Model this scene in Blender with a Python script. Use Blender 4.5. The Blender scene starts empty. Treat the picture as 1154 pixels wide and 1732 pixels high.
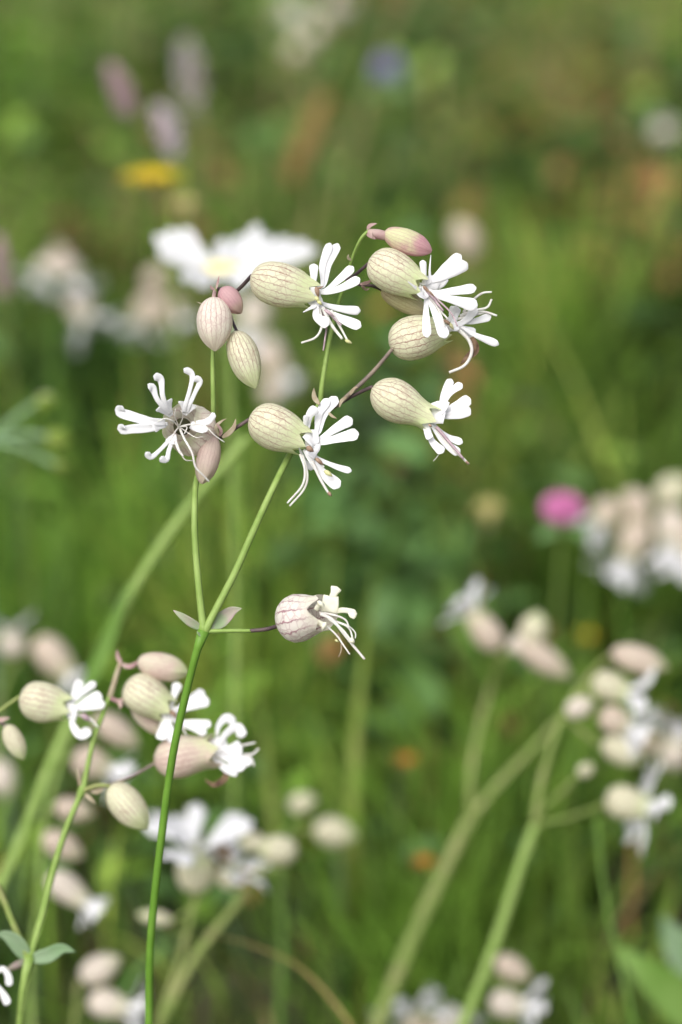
import bpy, math, random
import numpy as np
from mathutils import Vector, Matrix

random.seed(11)
rng = np.random.default_rng(5)
sc = bpy.context.scene
COL = sc.collection
R = math.radians

# ------------------------------------------------------------------ camera, sky, sun, exposure
CAM_H, PITCH, FOCUS = 0.50, R(20.0), 0.565
LENS, SENSOR = 50.0, 23.0
cd = bpy.data.cameras.new('camera')
cam = bpy.data.objects.new('camera', cd)
COL.objects.link(cam)
cam.location = (0, 0, CAM_H)
cam.rotation_euler = (R(90) - PITCH, 0, 0)
cd.sensor_fit = 'VERTICAL'
cd.sensor_height = SENSOR
cd.lens = LENS
cd.clip_start = 0.01
cd.clip_end = 1000
cd.dof.use_dof = True
cd.dof.focus_distance = FOCUS
cd.dof.aperture_fstop = 3.2
sc.camera = cam

SUN_EL, SUN_AZ = R(48), R(-155)          # azimuth from +Y (north), clockwise; behind and left of the camera
world = bpy.data.worlds.new('World')
sc.world = world
world.use_nodes = True
wn = world.node_tree
wn.nodes.clear()
wo = wn.nodes.new('ShaderNodeOutputWorld')
wb = wn.nodes.new('ShaderNodeBackground')
sky = wn.nodes.new('ShaderNodeTexSky')
sky.sky_type = 'NISHITA'
sky.sun_disc = False
sky.sun_elevation = SUN_EL
sky.sun_rotation = SUN_AZ
sky.air_density = 1.0
sky.dust_density = 6.0
sky.ozone_density = 1.0
whs = wn.nodes.new('ShaderNodeHueSaturation')     # thin overcast: the blue is washed out evenly
whs.inputs['Saturation'].default_value = 0.35
wn.links.new(sky.outputs[0], whs.inputs['Color'])
wn.links.new(whs.outputs[0], wb.inputs[0])
wb.inputs[1].default_value = 0.15
wn.links.new(wb.outputs[0], wo.inputs[0])

sl = bpy.data.lights.new('sun', 'SUN')
sl.energy = 1.2
sl.angle = R(40)
sl.color = (1.0, 0.96, 0.9)
so = bpy.data.objects.new('sun', sl)
COL.objects.link(so)
sdir = Vector((math.sin(SUN_AZ) * math.cos(SUN_EL), math.cos(SUN_AZ) * math.cos(SUN_EL), math.sin(SUN_EL)))
so.rotation_euler = sdir.to_track_quat('Z', 'Y').to_euler()
so.location = sdir * 5

vs = sc.view_settings
vs.view_transform = 'Standard'
vs.look = 'None'
vs.exposure = 0.40
vs.gamma = 1.0
vs.use_curve_mapping = False
sc.render.engine = 'CYCLES'
sc.cycles.use_denoising = True
sc.cycles.use_adaptive_sampling = True
sc.cycles.adaptive_threshold = 0.02
sc.cycles.max_bounces = 4
sc.cycles.diffuse_bounces = 4
sc.cycles.glossy_bounces = 1
sc.cycles.transmission_bounces = 2
sc.cycles.caustics_reflective = False
sc.cycles.caustics_refractive = False

# ------------------------------------------------------------------ photograph geometry
FWD = Vector((0, math.cos(PITCH), -math.sin(PITCH)))
UPV = Vector((0, math.sin(PITCH), math.cos(PITCH)))
RGT = Vector((1, 0, 0))
CAMP = Vector((0, 0, CAM_H))
S0 = FOCUS * SENSOR / (LENS * 1732.0)     # metres per photograph pixel in the plane of focus


def P(x, y, d=0.0):
    """Point seen at photograph pixel (x, y), d metres behind the plane of focus."""
    D = FOCUS + d
    s = D * SENSOR / (LENS * 1732.0)
    return CAMP + FWD * D + RGT * ((x - 577) * s) + UPV * ((866 - y) * s)


def scale_at(d):
    return (FOCUS + d) * SENSOR / (LENS * 1732.0)


# ------------------------------------------------------------------ materials
MATS = {}


def nodes_of(name):
    m = bpy.data.materials.new(name)
    m.use_nodes = True
    nt = m.node_tree
    nt.nodes.clear()
    out = nt.nodes.new('ShaderNodeOutputMaterial')
    return m, nt, out


def leafy(nt, out, colour_socket, colour, trans=0.3, rough=0.55, spec=0.25, bump=None, tcol=None):
    p = nt.nodes.new('ShaderNodeBsdfPrincipled')
    p.inputs['Roughness'].default_value = rough
    p.inputs['Specular IOR Level'].default_value = spec
    t = nt.nodes.new('ShaderNodeBsdfTranslucent')
    mx = nt.nodes.new('ShaderNodeMixShader')
    mx.inputs[0].default_value = trans
    if colour_socket is not None:
        nt.links.new(colour_socket, p.inputs['Base Color'])
        nt.links.new(colour_socket, t.inputs['Color'])
    else:
        p.inputs['Base Color'].default_value = (*colour, 1)
        t.inputs['Color'].default_value = (*colour, 1)
    if bump is not None:
        nt.links.new(bump, p.inputs['Normal'])
    nt.links.new(p.outputs[0], mx.inputs[1])
    nt.links.new(t.outputs[0], mx.inputs[2])
    nt.links.new(mx.outputs[0], out.inputs[0])


def noise_mix(nt, a, b, scale, lo=0.35, hi=0.65, coord='Object', detail=4):
    tc = nt.nodes.new('ShaderNodeTexCoord')
    n = nt.nodes.new('ShaderNodeTexNoise')
    n.inputs['Scale'].default_value = scale
    n.inputs['Detail'].default_value = detail
    nt.links.new(tc.outputs[coord], n.inputs['Vector'])
    cr = nt.nodes.new('ShaderNodeValToRGB')
    cr.color_ramp.elements[0].position = lo
    cr.color_ramp.elements[1].position = hi
    cr.color_ramp.elements[0].color = (*a, 1)
    cr.color_ramp.elements[1].color = (*b, 1)
    nt.links.new(n.outputs[0], cr.inputs[0])
    return cr.outputs[0], n.outputs[0]


def plain_mat(name, a, b, scale=300, trans=0.25, rough=0.55, bump=0.0, lo=0.35, hi=0.65):
    m, nt, out = nodes_of(name)
    c, f = noise_mix(nt, a, b, scale, lo, hi)
    bs = None
    if bump:
        bn = nt.nodes.new('ShaderNodeBump')
        bn.inputs['Strength'].default_value = bump
        bn.inputs['Distance'].default_value = 0.0005
        nt.links.new(f, bn.inputs['Height'])
        bs = bn.outputs[0]
    leafy(nt, out, c, a, trans, rough, bump=bs)
    MATS[name] = m
    return m


def M2(nt, op, a, b=None, clamp=False):
    n = nt.nodes.new('ShaderNodeMath')
    n.operation = op
    n.use_clamp = clamp
    for i, v in enumerate((a, b)):
        if v is None:
            continue
        if isinstance(v, (int, float)):
            n.inputs[i].default_value = v
        else:
            nt.links.new(v, n.inputs[i])
    return n.outputs[0]


def MR(nt, v, a, b, c=0.0, d=1.0, smooth=True):
    n = nt.nodes.new('ShaderNodeMapRange')
    n.interpolation_type = 'SMOOTHSTEP' if smooth else 'LINEAR'
    nt.links.new(v, n.inputs[0])
    for i, q in enumerate((a, b, c, d)):
        n.inputs[i + 1].default_value = q
    return n.outputs[0]


def MIX(nt, fac, a, b):
    n = nt.nodes.new('ShaderNodeMix')
    n.data_type = 'RGBA'
    if isinstance(fac, (int, float)):
        n.inputs[0].default_value = fac
    else:
        nt.links.new(fac, n.inputs[0])
    for i, q in ((6, a), (7, b)):
        if isinstance(q, tuple):
            n.inputs[i].default_value = (*q, 1)
        else:
            nt.links.new(q, n.inputs[i])
    return n.outputs[2]


def calyx_mat(name, body, mouth, flush, vein, flush_amt, vein_amt=0.75, ribs=20.0):
    """Papery bladder: long veins joined by a net, greener towards the mouth, flushed pink in patches."""
    m, nt, out = nodes_of(name)
    uv = nt.nodes.new('ShaderNodeUVMap')
    sep = nt.nodes.new('ShaderNodeSeparateXYZ')
    nt.links.new(uv.outputs[0], sep.inputs[0])
    u, v = sep.outputs[0], sep.outputs[1]
    tc = nt.nodes.new('ShaderNodeTexCoord')
    ns = nt.nodes.new('ShaderNodeTexNoise')
    ns.inputs['Scale'].default_value = 900
    ns.inputs['Detail'].default_value = 2
    nt.links.new(tc.outputs['Object'], ns.inputs['Vector'])
    wob = M2(nt, 'MULTIPLY', M2(nt, 'SUBTRACT', ns.outputs[0], 0.5), 0.55)
    ph = M2(nt, 'ADD', M2(nt, 'MULTIPLY', u, ribs), wob)
    dist = M2(nt, 'ABSOLUTE', M2(nt, 'SUBTRACT', M2(nt, 'FRACT', ph), 0.5))
    longv = MR(nt, dist, 0.02, 0.13, 1.0, 0.0)
    cmb = nt.nodes.new('ShaderNodeCombineXYZ')
    nt.links.new(M2(nt, 'MULTIPLY', u, ribs), cmb.inputs[0])
    nt.links.new(M2(nt, 'MULTIPLY', v, 9.0), cmb.inputs[1])
    vo = nt.nodes.new('ShaderNodeTexVoronoi')
    vo.feature = 'DISTANCE_TO_EDGE'
    vo.inputs['Scale'].default_value = 1.0
    nt.links.new(cmb.outputs[0], vo.inputs['Vector'])
    net = M2(nt, 'MULTIPLY', MR(nt, vo.outputs['Distance'], 0.01, 0.085, 1.0, 0.0), 0.42)
    veins = M2(nt, 'MAXIMUM', longv, net)
    fade = MR(nt, v, 0.55, 1.0, 1.0, 0.25)
    n2 = nt.nodes.new('ShaderNodeTexNoise')
    n2.inputs['Scale'].default_value = 160
    n2.inputs['Detail'].default_value = 3
    nt.links.new(tc.outputs['Object'], n2.inputs['Vector'])
    pat = MR(nt, n2.outputs[0], 0.35, 0.65, 0.0, 1.0)
    veins = M2(nt, 'MULTIPLY', M2(nt, 'MULTIPLY', veins, fade), M2(nt, 'ADD', M2(nt, 'MULTIPLY', pat, 0.4), vein_amt - 0.2), True)
    base = MIX(nt, MR(nt, v, 0.55, 1.0), body, mouth)
    base = MIX(nt, M2(nt, 'MULTIPLY', pat, flush_amt), base, flush)
    col = MIX(nt, veins, base, vein)
    bn = nt.nodes.new('ShaderNodeBump')
    bn.inputs['Strength'].default_value = 0.5
    bn.inputs['Distance'].default_value = 0.00025
    nt.links.new(veins, bn.inputs['Height'])
    leafy(nt, out, col, body, 0.35, 0.55, 0.3, bn.outputs[0])
    MATS[name] = m


calyx_mat('calyx_cream', (0.78, 0.79, 0.58), (0.68, 0.78, 0.42), (0.80, 0.74, 0.62), (0.42, 0.26, 0.20), 0.35, 0.8)
calyx_mat('calyx_rose', (0.74, 0.69, 0.55), (0.58, 0.66, 0.36), (0.72, 0.55, 0.51), (0.48, 0.30, 0.27), 0.7, 0.7)
calyx_mat('calyx_pale', (0.84, 0.81, 0.70), (0.80, 0.82, 0.58), (0.82, 0.68, 0.65), (0.52, 0.33, 0.32), 0.5, 0.68)
calyx_mat('calyx_olive', (0.60, 0.57, 0.32), (0.60, 0.56, 0.36), (0.60, 0.46, 0.32), (0.34, 0.22, 0.12), 0.4, 0.7)
calyx_mat('calyx_bud', (0.72, 0.73, 0.45), (0.66, 0.72, 0.38), (0.66, 0.36, 0.42), (0.42, 0.20, 0.22), 0.95, 0.55)
calyx_mat('calyx_pink', (0.64, 0.42, 0.43), (0.66, 0.62, 0.40), (0.60, 0.33, 0.38), (0.40, 0.20, 0.23), 0.7, 0.5)
calyx_mat('calyx_mauve', (0.64, 0.53, 0.46), (0.62, 0.55, 0.42), (0.60, 0.42, 0.41), (0.42, 0.27, 0.26), 0.6, 0.55)
calyx_mat('calyx_faded', (0.80, 0.78, 0.71), (0.80, 0.79, 0.66), (0.80, 0.71, 0.70), (0.42, 0.24, 0.27), 0.5, 0.95, ribs=13.0)


def petal_mat(name, col, tip, trans):
    m, nt, out = nodes_of(name)
    c, f = noise_mix(nt, col, tip, 500, 0.4, 0.75)
    bn = nt.nodes.new('ShaderNodeBump')
    bn.inputs['Strength'].default_value = 0.25
    bn.inputs['Distance'].default_value = 0.0002
    nt.links.new(f, bn.inputs['Height'])
    leafy(nt, out, c, col, trans, 0.6, 0.2, bn.outputs[0])
    MATS[name] = m


petal_mat('petal_white', (0.88, 0.88, 0.90), (0.82, 0.83, 0.87), 0.30)
petal_mat('petal_daisy', (0.80, 0.81, 0.83), (0.76, 0.77, 0.80), 0.35)
petal_mat('petal_cream', (0.86, 0.86, 0.74), (0.80, 0.78, 0.62), 0.30)
plain_mat('filament', (0.86, 0.87, 0.82), (0.74, 0.70, 0.68), 400, 0.3)
plain_mat('filament_purple', (0.55, 0.42, 0.46), (0.36, 0.26, 0.30), 400, 0.2)
plain_mat('anther_brown', (0.20, 0.13, 0.09), (0.36, 0.25, 0.18), 600, 0.05, 0.8)
plain_mat('anther_green', (0.62, 0.62, 0.28), (0.52, 0.50, 0.30), 600, 0.05, 0.8)
plain_mat('withered', (0.07, 0.04, 0.025), (0.24, 0.16, 0.10), 500, 0.2, 0.8)
plain_mat('stem_green', (0.20, 0.31, 0.07), (0.27, 0.38, 0.11), 220, 0.05, 0.5)
plain_mat('stem_deep', (0.10, 0.22, 0.025), (0.14, 0.28, 0.04), 120, 0.05, 0.45)
plain_mat('stem_olive', (0.20, 0.28, 0.07), (0.26, 0.28, 0.11), 150, 0.05, 0.55)
plain_mat('pedicel_dark', (0.055, 0.040, 0.045), (0.115, 0.08, 0.08), 250, 0.0, 0.5)
plain_mat('pedicel_brown', (0.13, 0.10, 0.095), (0.22, 0.18, 0.14), 250, 0.0, 0.5)
plain_mat('bract_pink', (0.55, 0.42, 0.38), (0.42, 0.25, 0.26), 300, 0.3)
plain_mat('bract_tan', (0.36, 0.28, 0.19), (0.52, 0.47, 0.34), 300, 0.3)
plain_mat('bract_green', (0.34, 0.46, 0.26), (0.55, 0.40, 0.42), 120, 0.3, lo=0.45, hi=0.68)
plain_mat('leaf_green', (0.12, 0.25, 0.06), (0.20, 0.36, 0.14), 90, 0.35)
plain_mat('leaf_grey', (0.22, 0.36, 0.18), (0.30, 0.42, 0.26), 120, 0.3)
plain_mat('blade_lime', (0.22, 0.36, 0.05), (0.30, 0.36, 0.09), 60, 0.4)
plain_mat('blade_green', (0.15, 0.29, 0.05), (0.20, 0.34, 0.08), 60, 0.3)
plain_mat('blade_straw', (0.40, 0.30, 0.12), (0.30, 0.26, 0.08), 60, 0.2)
plain_mat('yellow_ray', (0.80, 0.58, 0.02), (0.85, 0.66, 0.04), 200, 0.3)
plain_mat('yellow_disc', (0.74, 0.62, 0.20), (0.82, 0.74, 0.40), 700, 0.05, 0.8)
plain_mat('clover_pink', (0.62, 0.17, 0.42), (0.72, 0.30, 0.54), 500, 0.3)
plain_mat('bell_violet', (0.24, 0.20, 0.52), (0.32, 0.28, 0.60), 300, 0.3)
plain_mat('spike_mauve', (0.34, 0.20, 0.26), (0.44, 0.32, 0.34), 400, 0.15)
plain_mat('spike_pale', (0.46, 0.36, 0.44), (0.54, 0.48, 0.50), 400, 0.15)
plain_mat('orange_ray', (0.50, 0.17, 0.02), (0.55, 0.24, 0.03), 400, 0.2)

# ground
m, nt, out = nodes_of('soil')
c, f = noise_mix(nt, (0.030, 0.045, 0.012), (0.075, 0.07, 0.03), 9, 0.4, 0.7, detail=8)
bn = nt.nodes.new('ShaderNodeBump')
bn.inputs['Strength'].default_value = 0.6
bn.inputs['Distance'].default_value = 0.01
nt.links.new(f, bn.inputs['Height'])
pr = nt.nodes.new('ShaderNodeBsdfPrincipled')
pr.inputs['Roughness'].default_value = 0.95
nt.links.new(c, pr.inputs['Base Color'])
nt.links.new(bn.outputs[0], pr.inputs['Normal'])
nt.links.new(pr.outputs[0], out.inputs[0])
MATS['soil'] = m

# meadow blades and leaves: each carries its own colour
m, nt, out = nodes_of('meadow')
at = nt.nodes.new('ShaderNodeAttribute')
at.attribute_name = 'tint'
leafy(nt, out, at.outputs['Color'], (0.1, 0.2, 0.03), 0.35, 0.5, 0.3)
MATS['meadow'] = m


# ------------------------------------------------------------------ object helpers
def link(name, data, parent=None, mat=None):
    o = bpy.data.objects.new(name, data)
    COL.objects.link(o)
    if parent is not None:
        o.parent = parent
    return o


def mesh(name, verts, faces, mat, uvs=None, smooth=True):
    me = bpy.data.meshes.new(name)
    me.from_pydata([tuple(v) for v in verts], [], faces)
    me.materials.append(MATS[mat])
    if smooth:
        me.polygons.foreach_set('use_smooth', [True] * len(me.polygons))
    if uvs is not None:
        ul = me.uv_layers.new(name='UVMap')
        data = []
        for f in uvs:
            for q in f:
                data.extend(q)
        ul.data.foreach_set('uv', data)
    me.update()
    return me


def thing(name, label, cat, loc, group=None):
    o = bpy.data.objects.new(name, None)
    o.empty_display_size = 0.02
    COL.objects.link(o)
    o.location = loc
    o['label'] = label
    o['category'] = cat
    o['kind'] = 'thing'
    if group:
        o['group'] = group
    return o


def holder(name, parent, wloc):
    """An Empty part standing at world point wloc under a thing."""
    o = bpy.data.objects.new(name, None)
    o.empty_display_size = 0.005
    COL.objects.link(o)
    o.parent = parent
    o.location = Vector(wloc) - world_of(parent)
    return o


def world_of(o):
    v = Vector((0, 0, 0))
    while o is not None:
        v += o.location
        o = o.parent
    return v


def part(name, parent, verts, faces, mat, uvs=None, smooth=True):
    """Mesh part from world-space vertices."""
    org = world_of(parent)
    me = mesh(name, [Vector(v) - org for v in verts], faces, mat, uvs, smooth)
    return link(name, me, parent)


def crom(pts, n):
    """Catmull-Rom through vectors (any dimension), n samples, by arc length."""
    pts = [np.array(p, float) for p in pts]
    if len(pts) == 2:
        return [pts[0] + (pts[1] - pts[0]) * t for t in np.linspace(0, 1, n)]
    q = [2 * pts[0] - pts[1]] + pts + [2 * pts[-1] - pts[-2]]
    dense = []
    for i in range(1, len(q) - 2):
        a, b, c, d = q[i - 1:i + 3]
        for t in np.linspace(0, 1, 14, endpoint=False):
            dense.append(0.5 * (2 * b + (c - a) * t + (2 * a - 5 * b + 4 * c - d) * t * t + (3 * b - a - 3 * c + d) * t ** 3))
    dense.append(pts[-1])
    dense = np.array(dense)
    L = np.concatenate([[0], np.cumsum(np.linalg.norm(np.diff(dense[:, :3], axis=0), axis=1))])
    out = []
    for t in np.linspace(0, L[-1], n):
        out.append(np.array([np.interp(t, L, dense[:, k]) for k in range(dense.shape[1])]))
    return out


THIN = [(1, 0), (0.95, 0.7), (0.5, 1), (0, 1), (-0.5, 1), (-0.95, 0.7), (-1, 0), (-0.95, -0.7), (-0.5, -1), (0, -1), (0.5, -1), (0.95, -0.7)]


def sweep(path, hw, ht, nref, roll=0.0, k=8, cup=0.0, thin=False, groove=0.0):
    """Closed flattened tube: half-width hw[i], half-thickness ht[i] round each path point."""
    path = [Vector(p) for p in path]
    n = len(path)
    verts, faces = [], []
    if thin:
        sect = THIN
        k = len(sect)
    else:
        sect = [(math.cos(2 * math.pi * j / k), math.sin(2 * math.pi * j / k)) for j in range(k)]
    for i, p in enumerate(path):
        t = (path[min(i + 1, n - 1)] - path[max(i - 1, 0)]).normalized()
        nr = nref - t * nref.dot(t)
        if nr.length < 1e-4:
            nr = t.orthogonal()
        nr.normalize()
        if roll:
            nr = Matrix.Rotation(roll * (0.4 + 0.6 * i / max(1, n - 1)), 3, t) @ nr
        b = t.cross(nr)
        for (cx, sy) in sect:
            verts.append(p + b * (hw[i] * cx) + nr * (ht[i] * sy + cup * hw[i] * (cx * cx - 0.4) - groove * hw[i] * max(0.0, 1 - 2.2 * abs(cx)) * (1 - i / n)))
    for i in range(n - 1):
        for j in range(k):
            a, b2 = i * k + j, i * k + (j + 1) % k
            faces.append((a, b2, b2 + k, a + k))
    faces.append(tuple(range(k))[::-1])
    faces.append(tuple(range((n - 1) * k, n * k)))
    return verts, faces


def merge(*vf):
    V, F = [], []
    for v, f in vf:
        o = len(V)
        V += v
        F += [tuple(i + o for i in q) for q in f]
    return V, F


def wprof(shape, t):
    if shape == 'spat':
        w = 0.26 + 0.84 * min(1, t / 0.84) ** 1.15
        cut = 0.90
    elif shape == 'strap':
        w = 0.72 + 0.28 * min(1, t / 0.5)
        cut = 0.93
    elif shape == 'leaf':
        return max(0.03, math.sin(math.pi * min(1, 0.06 + 0.94 * t) ** 0.8) ** 0.8)
    elif shape == 'wedge':
        return max(0.05, 1 - 0.9 * t)
    elif shape == 'flap':
        w = 1.0
        cut = 0.95
    elif shape == 'knob':
        w = 0.6 + 0.4 * math.exp(-((t - 0.9) / 0.16) ** 2)
        cut = 0.94
    else:                       # thread
        return 1.0 - 0.35 * t
    if t > cut:
        w *= math.sqrt(max(0.04, 1 - ((t - cut) / (1 - cut)) ** 2))
    return w


# ------------------------------------------------------------------ calyx (the bladder)
PROF = {
    'open':  [(0, .04), (.015, .25), (.05, .50), (.12, .74), (.24, .92), (.38, .99), (.50, 1.0), (.64, .95), (.76, .86), (.88, .74), (1, .64)],
    'neck':  [(0, .04), (.015, .25), (.05, .48), (.12, .72), (.24, .93), (.38, 1.0), (.50, .98), (.63, .88), (.75, .73), (.87, .63), (1, .64)],
    'round': [(0, .04), (.015, .30), (.06, .58), (.15, .80), (.30, .97), (.45, 1.0), (.60, .97), (.74, .86), (.86, .70), (.94, .60), (1, .55)],
    'wide':  [(0, .04), (.02, .32), (.08, .62), (.18, .84), (.32, .98), (.45, 1.0), (.60, .93), (.74, .82), (.88, .76), (1, .78)],
    'bud':   [(0, .04), (.02, .30), (.07, .56), (.18, .82), (.34, .98), (.48, 1.0), (.62, .94), (.75, .78), (.86, .54), (.94, .30), (1, .05)],
    'slim':  [(0, .10), (.03, .42), (.10, .66), (.22, .86), (.40, 1.0), (.60, .98), (.76, .84), (.88, .58), (.95, .36), (1, .12)],
}


def calyx_data(prof, L, Rm, seg=60, rings=26, teeth=True, wob=0.03, seed=0, rx=1.0):
    r_ = random.Random(seed)
    pts = PROF[prof]
    ts = np.linspace(0, 1, rings) ** 1.25
    xs = [p[0] for p in pts]
    ys = [p[1] for p in pts]
    smooth = []
    for t in ts:
        acc = 0
        for dt in (-0.03, 0, 0.03):
            acc += np.interp(min(1, max(0, t + dt)), xs, ys)
        smooth.append(acc / 3 if 0.06 < t < 0.97 else float(np.interp(t, xs, ys)))
    closed = prof in ('bud', 'slim')
    ph = [r_.uniform(0, 6.28) for _ in range(4)]
    verts, faces, uvs = [], [], []
    for i, t in enumerate(ts):
        for j in range(seg):
            a = 2 * math.pi * j / seg
            rr = smooth[i] * Rm * (1 + 0.010 * math.cos(20 * a) * math.sin(math.pi * t))
            rr *= 1 + wob * math.sin(2 * a + ph[0] + 2 * t) * t + wob * 0.6 * math.sin(3 * a + ph[1] + 5 * t)
            if closed:
                rr *= 1 + 0.13 * math.cos(5 * a + ph[2]) * t ** 4
            else:
                rr *= 1 + 0.05 * math.cos(5 * a + ph[2]) * max(0, t - 0.6) / 0.4
            z = t * L
            if teeth and not closed and t > 0.8:
                tt = (5 * a + ph[2]) / (2 * math.pi) % 1.0
                z += (t - 0.8) / 0.2 * L * 0.20 * (1 - abs(tt - 0.5) * 2 - 0.40)
            verts.append(Vector((rr * math.cos(a) * rx, rr * math.sin(a), z)))
    for i in range(rings - 1):
        for j in range(seg):
            j2 = (j + 1) % seg
            faces.append((i * seg + j, i * seg + j2, (i + 1) * seg + j2, (i + 1) * seg + j))
            u0, u1, v0, v1 = j / seg, (j + 1) / seg, ts[i], ts[i + 1]
            uvs.append(((u0, v0), (u1, v0), (u1, v1), (u0, v1)))
    return verts, faces, uvs


def axis_matrix(base, tip, spin=0.0):
    z = (tip - base).normalized()
    x = FWD - z * FWD.dot(z)                # the seam of the pattern lies at the far side
    if x.length < 0.2:
        x = UPV - z * UPV.dot(z)
    x.normalize()
    y = z.cross(x)
    m = Matrix((x, y, z)).transposed().to_4x4()
    m = m @ Matrix.Rotation(spin, 4, 'Z')
    m.translation = base
    return m


def add_calyx(parent, base, tip, Rm, prof, mat, name='calyx', seed=0, rx=1.0, seg=60, rings=26):
    v, f, u = calyx_data(prof, (tip - base).length, Rm, seg, rings, seed=seed, rx=rx)
    M = axis_matrix(base, tip)
    return part(name, parent, [M @ q for q in v], f, mat, u)


def stem_part(parent, pts, r0, r1, mat, name='stem', d=0.0, world=False, k=8, n=None, swell=()):
    """Round stem through pixel points (x, y[, extra depth m]); radii in pixels at that depth."""
    ps = []
    for q in pts:
        if world and isinstance(q, Vector):
            ps.append(q)
        else:
            ps.append(P(q[0], q[1], d + (q[2] if len(q) > 2 else 0)))
    n = n or max(8, 5 * len(ps))
    path = crom([tuple(p) for p in ps], n)
    s = scale_at(d)
    hw = []
    for i in range(n):
        t = i / (n - 1)
        r = r0 + (r1 - r0) * t
        for (c0, wd, am) in swell:
            r *= 1 + am * math.exp(-((t - c0) / wd) ** 2)
        hw.append(r * s)
    v, f = sweep(path, hw, hw, FWD, k=k)
    return part(name, parent, v, f, mat)


def ribbon_px(parent, pts, w, d0, shape, mat, name, roll=0.0, thick=None, cup=0.12, n=None, base=None):
    """Flat strap through pixel points (x, y, depth in pixels behind plane d0 metres), full width w pixels."""
    s = scale_at(d0)
    ps = [tuple(P(q[0], q[1], d0 + (q[2] if len(q) > 2 else 0) * s)) for q in pts]
    n = n or max(12, 5 * len(ps))
    path = crom(ps, n)
    hw = [0.5 * w * s * wprof(shape, i / (n - 1)) for i in range(n)]
    th = (thick if thick is not None else 0.6) * s
    ht = [min(th, h * 0.9) for h in hw]
    e = (pts[-1][0] * 1.7 + pts[-1][1]) % 6.28
    if shape in ('spat', 'strap', 'flap') and w > 8:
        hw = [h * (1 + 0.05 * math.sin(e + 7 * i / (n - 1)) + 0.02 * math.sin(2 * e + 21 * i / (n - 1))) for i, h in enumerate(hw)]
    return sweep(path, hw, ht, -FWD, roll, cup=cup, thin=th < 0.25 * w * s, groove=0.16 if shape in ('spat', 'strap', 'flap') else 0.0)


def add_leaf(parent, pts, w, d0, mat, name='leaf', roll=0.0, thick=1.0, cup=0.25):
    v, f = ribbon_px(parent, pts, w, d0, 'leaf', mat, name, roll, thick, cup, n=16)
    return part(name, parent, v, f, mat)


def traced_flower(plant, spec, d0=0.0):
    """Flower whose petals, stamens and anthers follow the photograph one by one (pixels, depth in pixels)."""
    s = scale_at(d0)
    b, m_ = spec['base'], spec['mouth']
    base = P(b[0], b[1], d0 + b[2] * s)
    mouth = P(m_[0], m_[1], d0 + m_[2] * s)
    fl = holder('flower', plant, base)
    add_calyx(fl, base, mouth, spec['r'] * s, spec.get('prof', 'open'), spec.get('mat', 'calyx_cream'), seed=int(b[0]), rx=spec.get('rx', 1))
    rr = random.Random(int(b[0] + b[1]))
    ax = (mouth - base).normalized()
    inner = mouth - ax * (spec['r'] * s * 0.35)
    ii = ((inner - CAMP).dot(RGT), (inner - CAMP).dot(UPV), (inner - CAMP).dot(FWD))
    ix = 577 + ii[0] / (ii[2] * SENSOR / (LENS * 1732))
    iy = 866 - ii[1] / (ii[2] * SENSOR / (LENS * 1732))
    iz = (ii[2] - FOCUS - d0) / s
    for pet in spec['petals']:
        lobes = []
        for lb in pet:
            pts, w, dt = lb[0], lb[1], lb[2]
            shape = lb[3] if len(lb) > 3 else 'spat'
            nn = len(pts)
            q = []
            for i, p in enumerate(pts):
                if len(p) == 3:
                    q.append(p)
                else:
                    q.append((p[0], p[1], m_[2] + dt * (0.35 + 0.65 * i / max(1, nn - 1))))
            if spec.get('claw', True):
                q = [(ix + 0.55 * (q[0][0] - ix), iy + 0.55 * (q[0][1] - iy), 0.5 * (iz + q[0][2]))] + q
            lobes.append(ribbon_px(fl, q, w, d0, shape, 'petal_white', 'petal', roll=rr.uniform(-0.35, 0.35), thick=lb[4] if len(lb) > 4 else 0.5, cup=rr.choice((-1, 1)) * rr.uniform(0.04, 0.2)))
        v, f = merge(*lobes)
        part('petal', fl, v, f, spec.get('petal_mat', 'petal_white'))
    for st in spec.get('threads', []):
        pts, w, dt = st[0], st[1], st[2]
        q = [(p[0], p[1], m_[2] + dt * (i + 1) / len(pts)) if len(p) < 3 else p for i, p in enumerate(pts)]
        mt = st[3] if len(st) > 3 else 'filament'
        v, f = ribbon_px(fl, q, w, d0, 'thread', mt, 'stamen', thick=w * 0.4, cup=0, n=max(14, 6 * len(q)))
        part('stamen', fl, v, f, mt)
    for an in spec.get('anthers', []):
        x, y, dx, dy, w, dep, mt = an
        v, f = ribbon_px(fl, [(x - dx, y - dy, m_[2] + dep), (x, y, m_[2] + dep - 2), (x + dx, y + dy, m_[2] + dep)], w, d0, 'leaf', mt, 'anther', thick=w * 0.4, cup=0)
        part('anther', fl, v, f, mt)
    for wt in spec.get('withered', []):
        v, f = ribbon_px(fl, wt[0], wt[1], d0, 'leaf', 'withered', 'withered_petal', roll=0.6, cup=0.5)
        part('withered_petal', fl, v, f, 'withered')
    return fl


def bud_px(plant, b, t, r, mat='calyx_rose', d0=0.0, prof='bud', name='bud', seg=60, rings=26):
    s = scale_at(d0)
    base, tip = P(b[0], b[1], d0 + (b[2] if len(b) > 2 else 0) * s), P(t[0], t[1], d0 + (t[2] if len(t) > 2 else 0) * s)
    return add_calyx(plant, base, tip, r * s, prof, mat, name=name, seed=int(b[0] * 3 + b[1]), seg=seg, rings=rings)


def ground_point(p, lean=(0, 0)):
    return Vector((p.x + lean[0], p.y + lean[1], -0.004))


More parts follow.
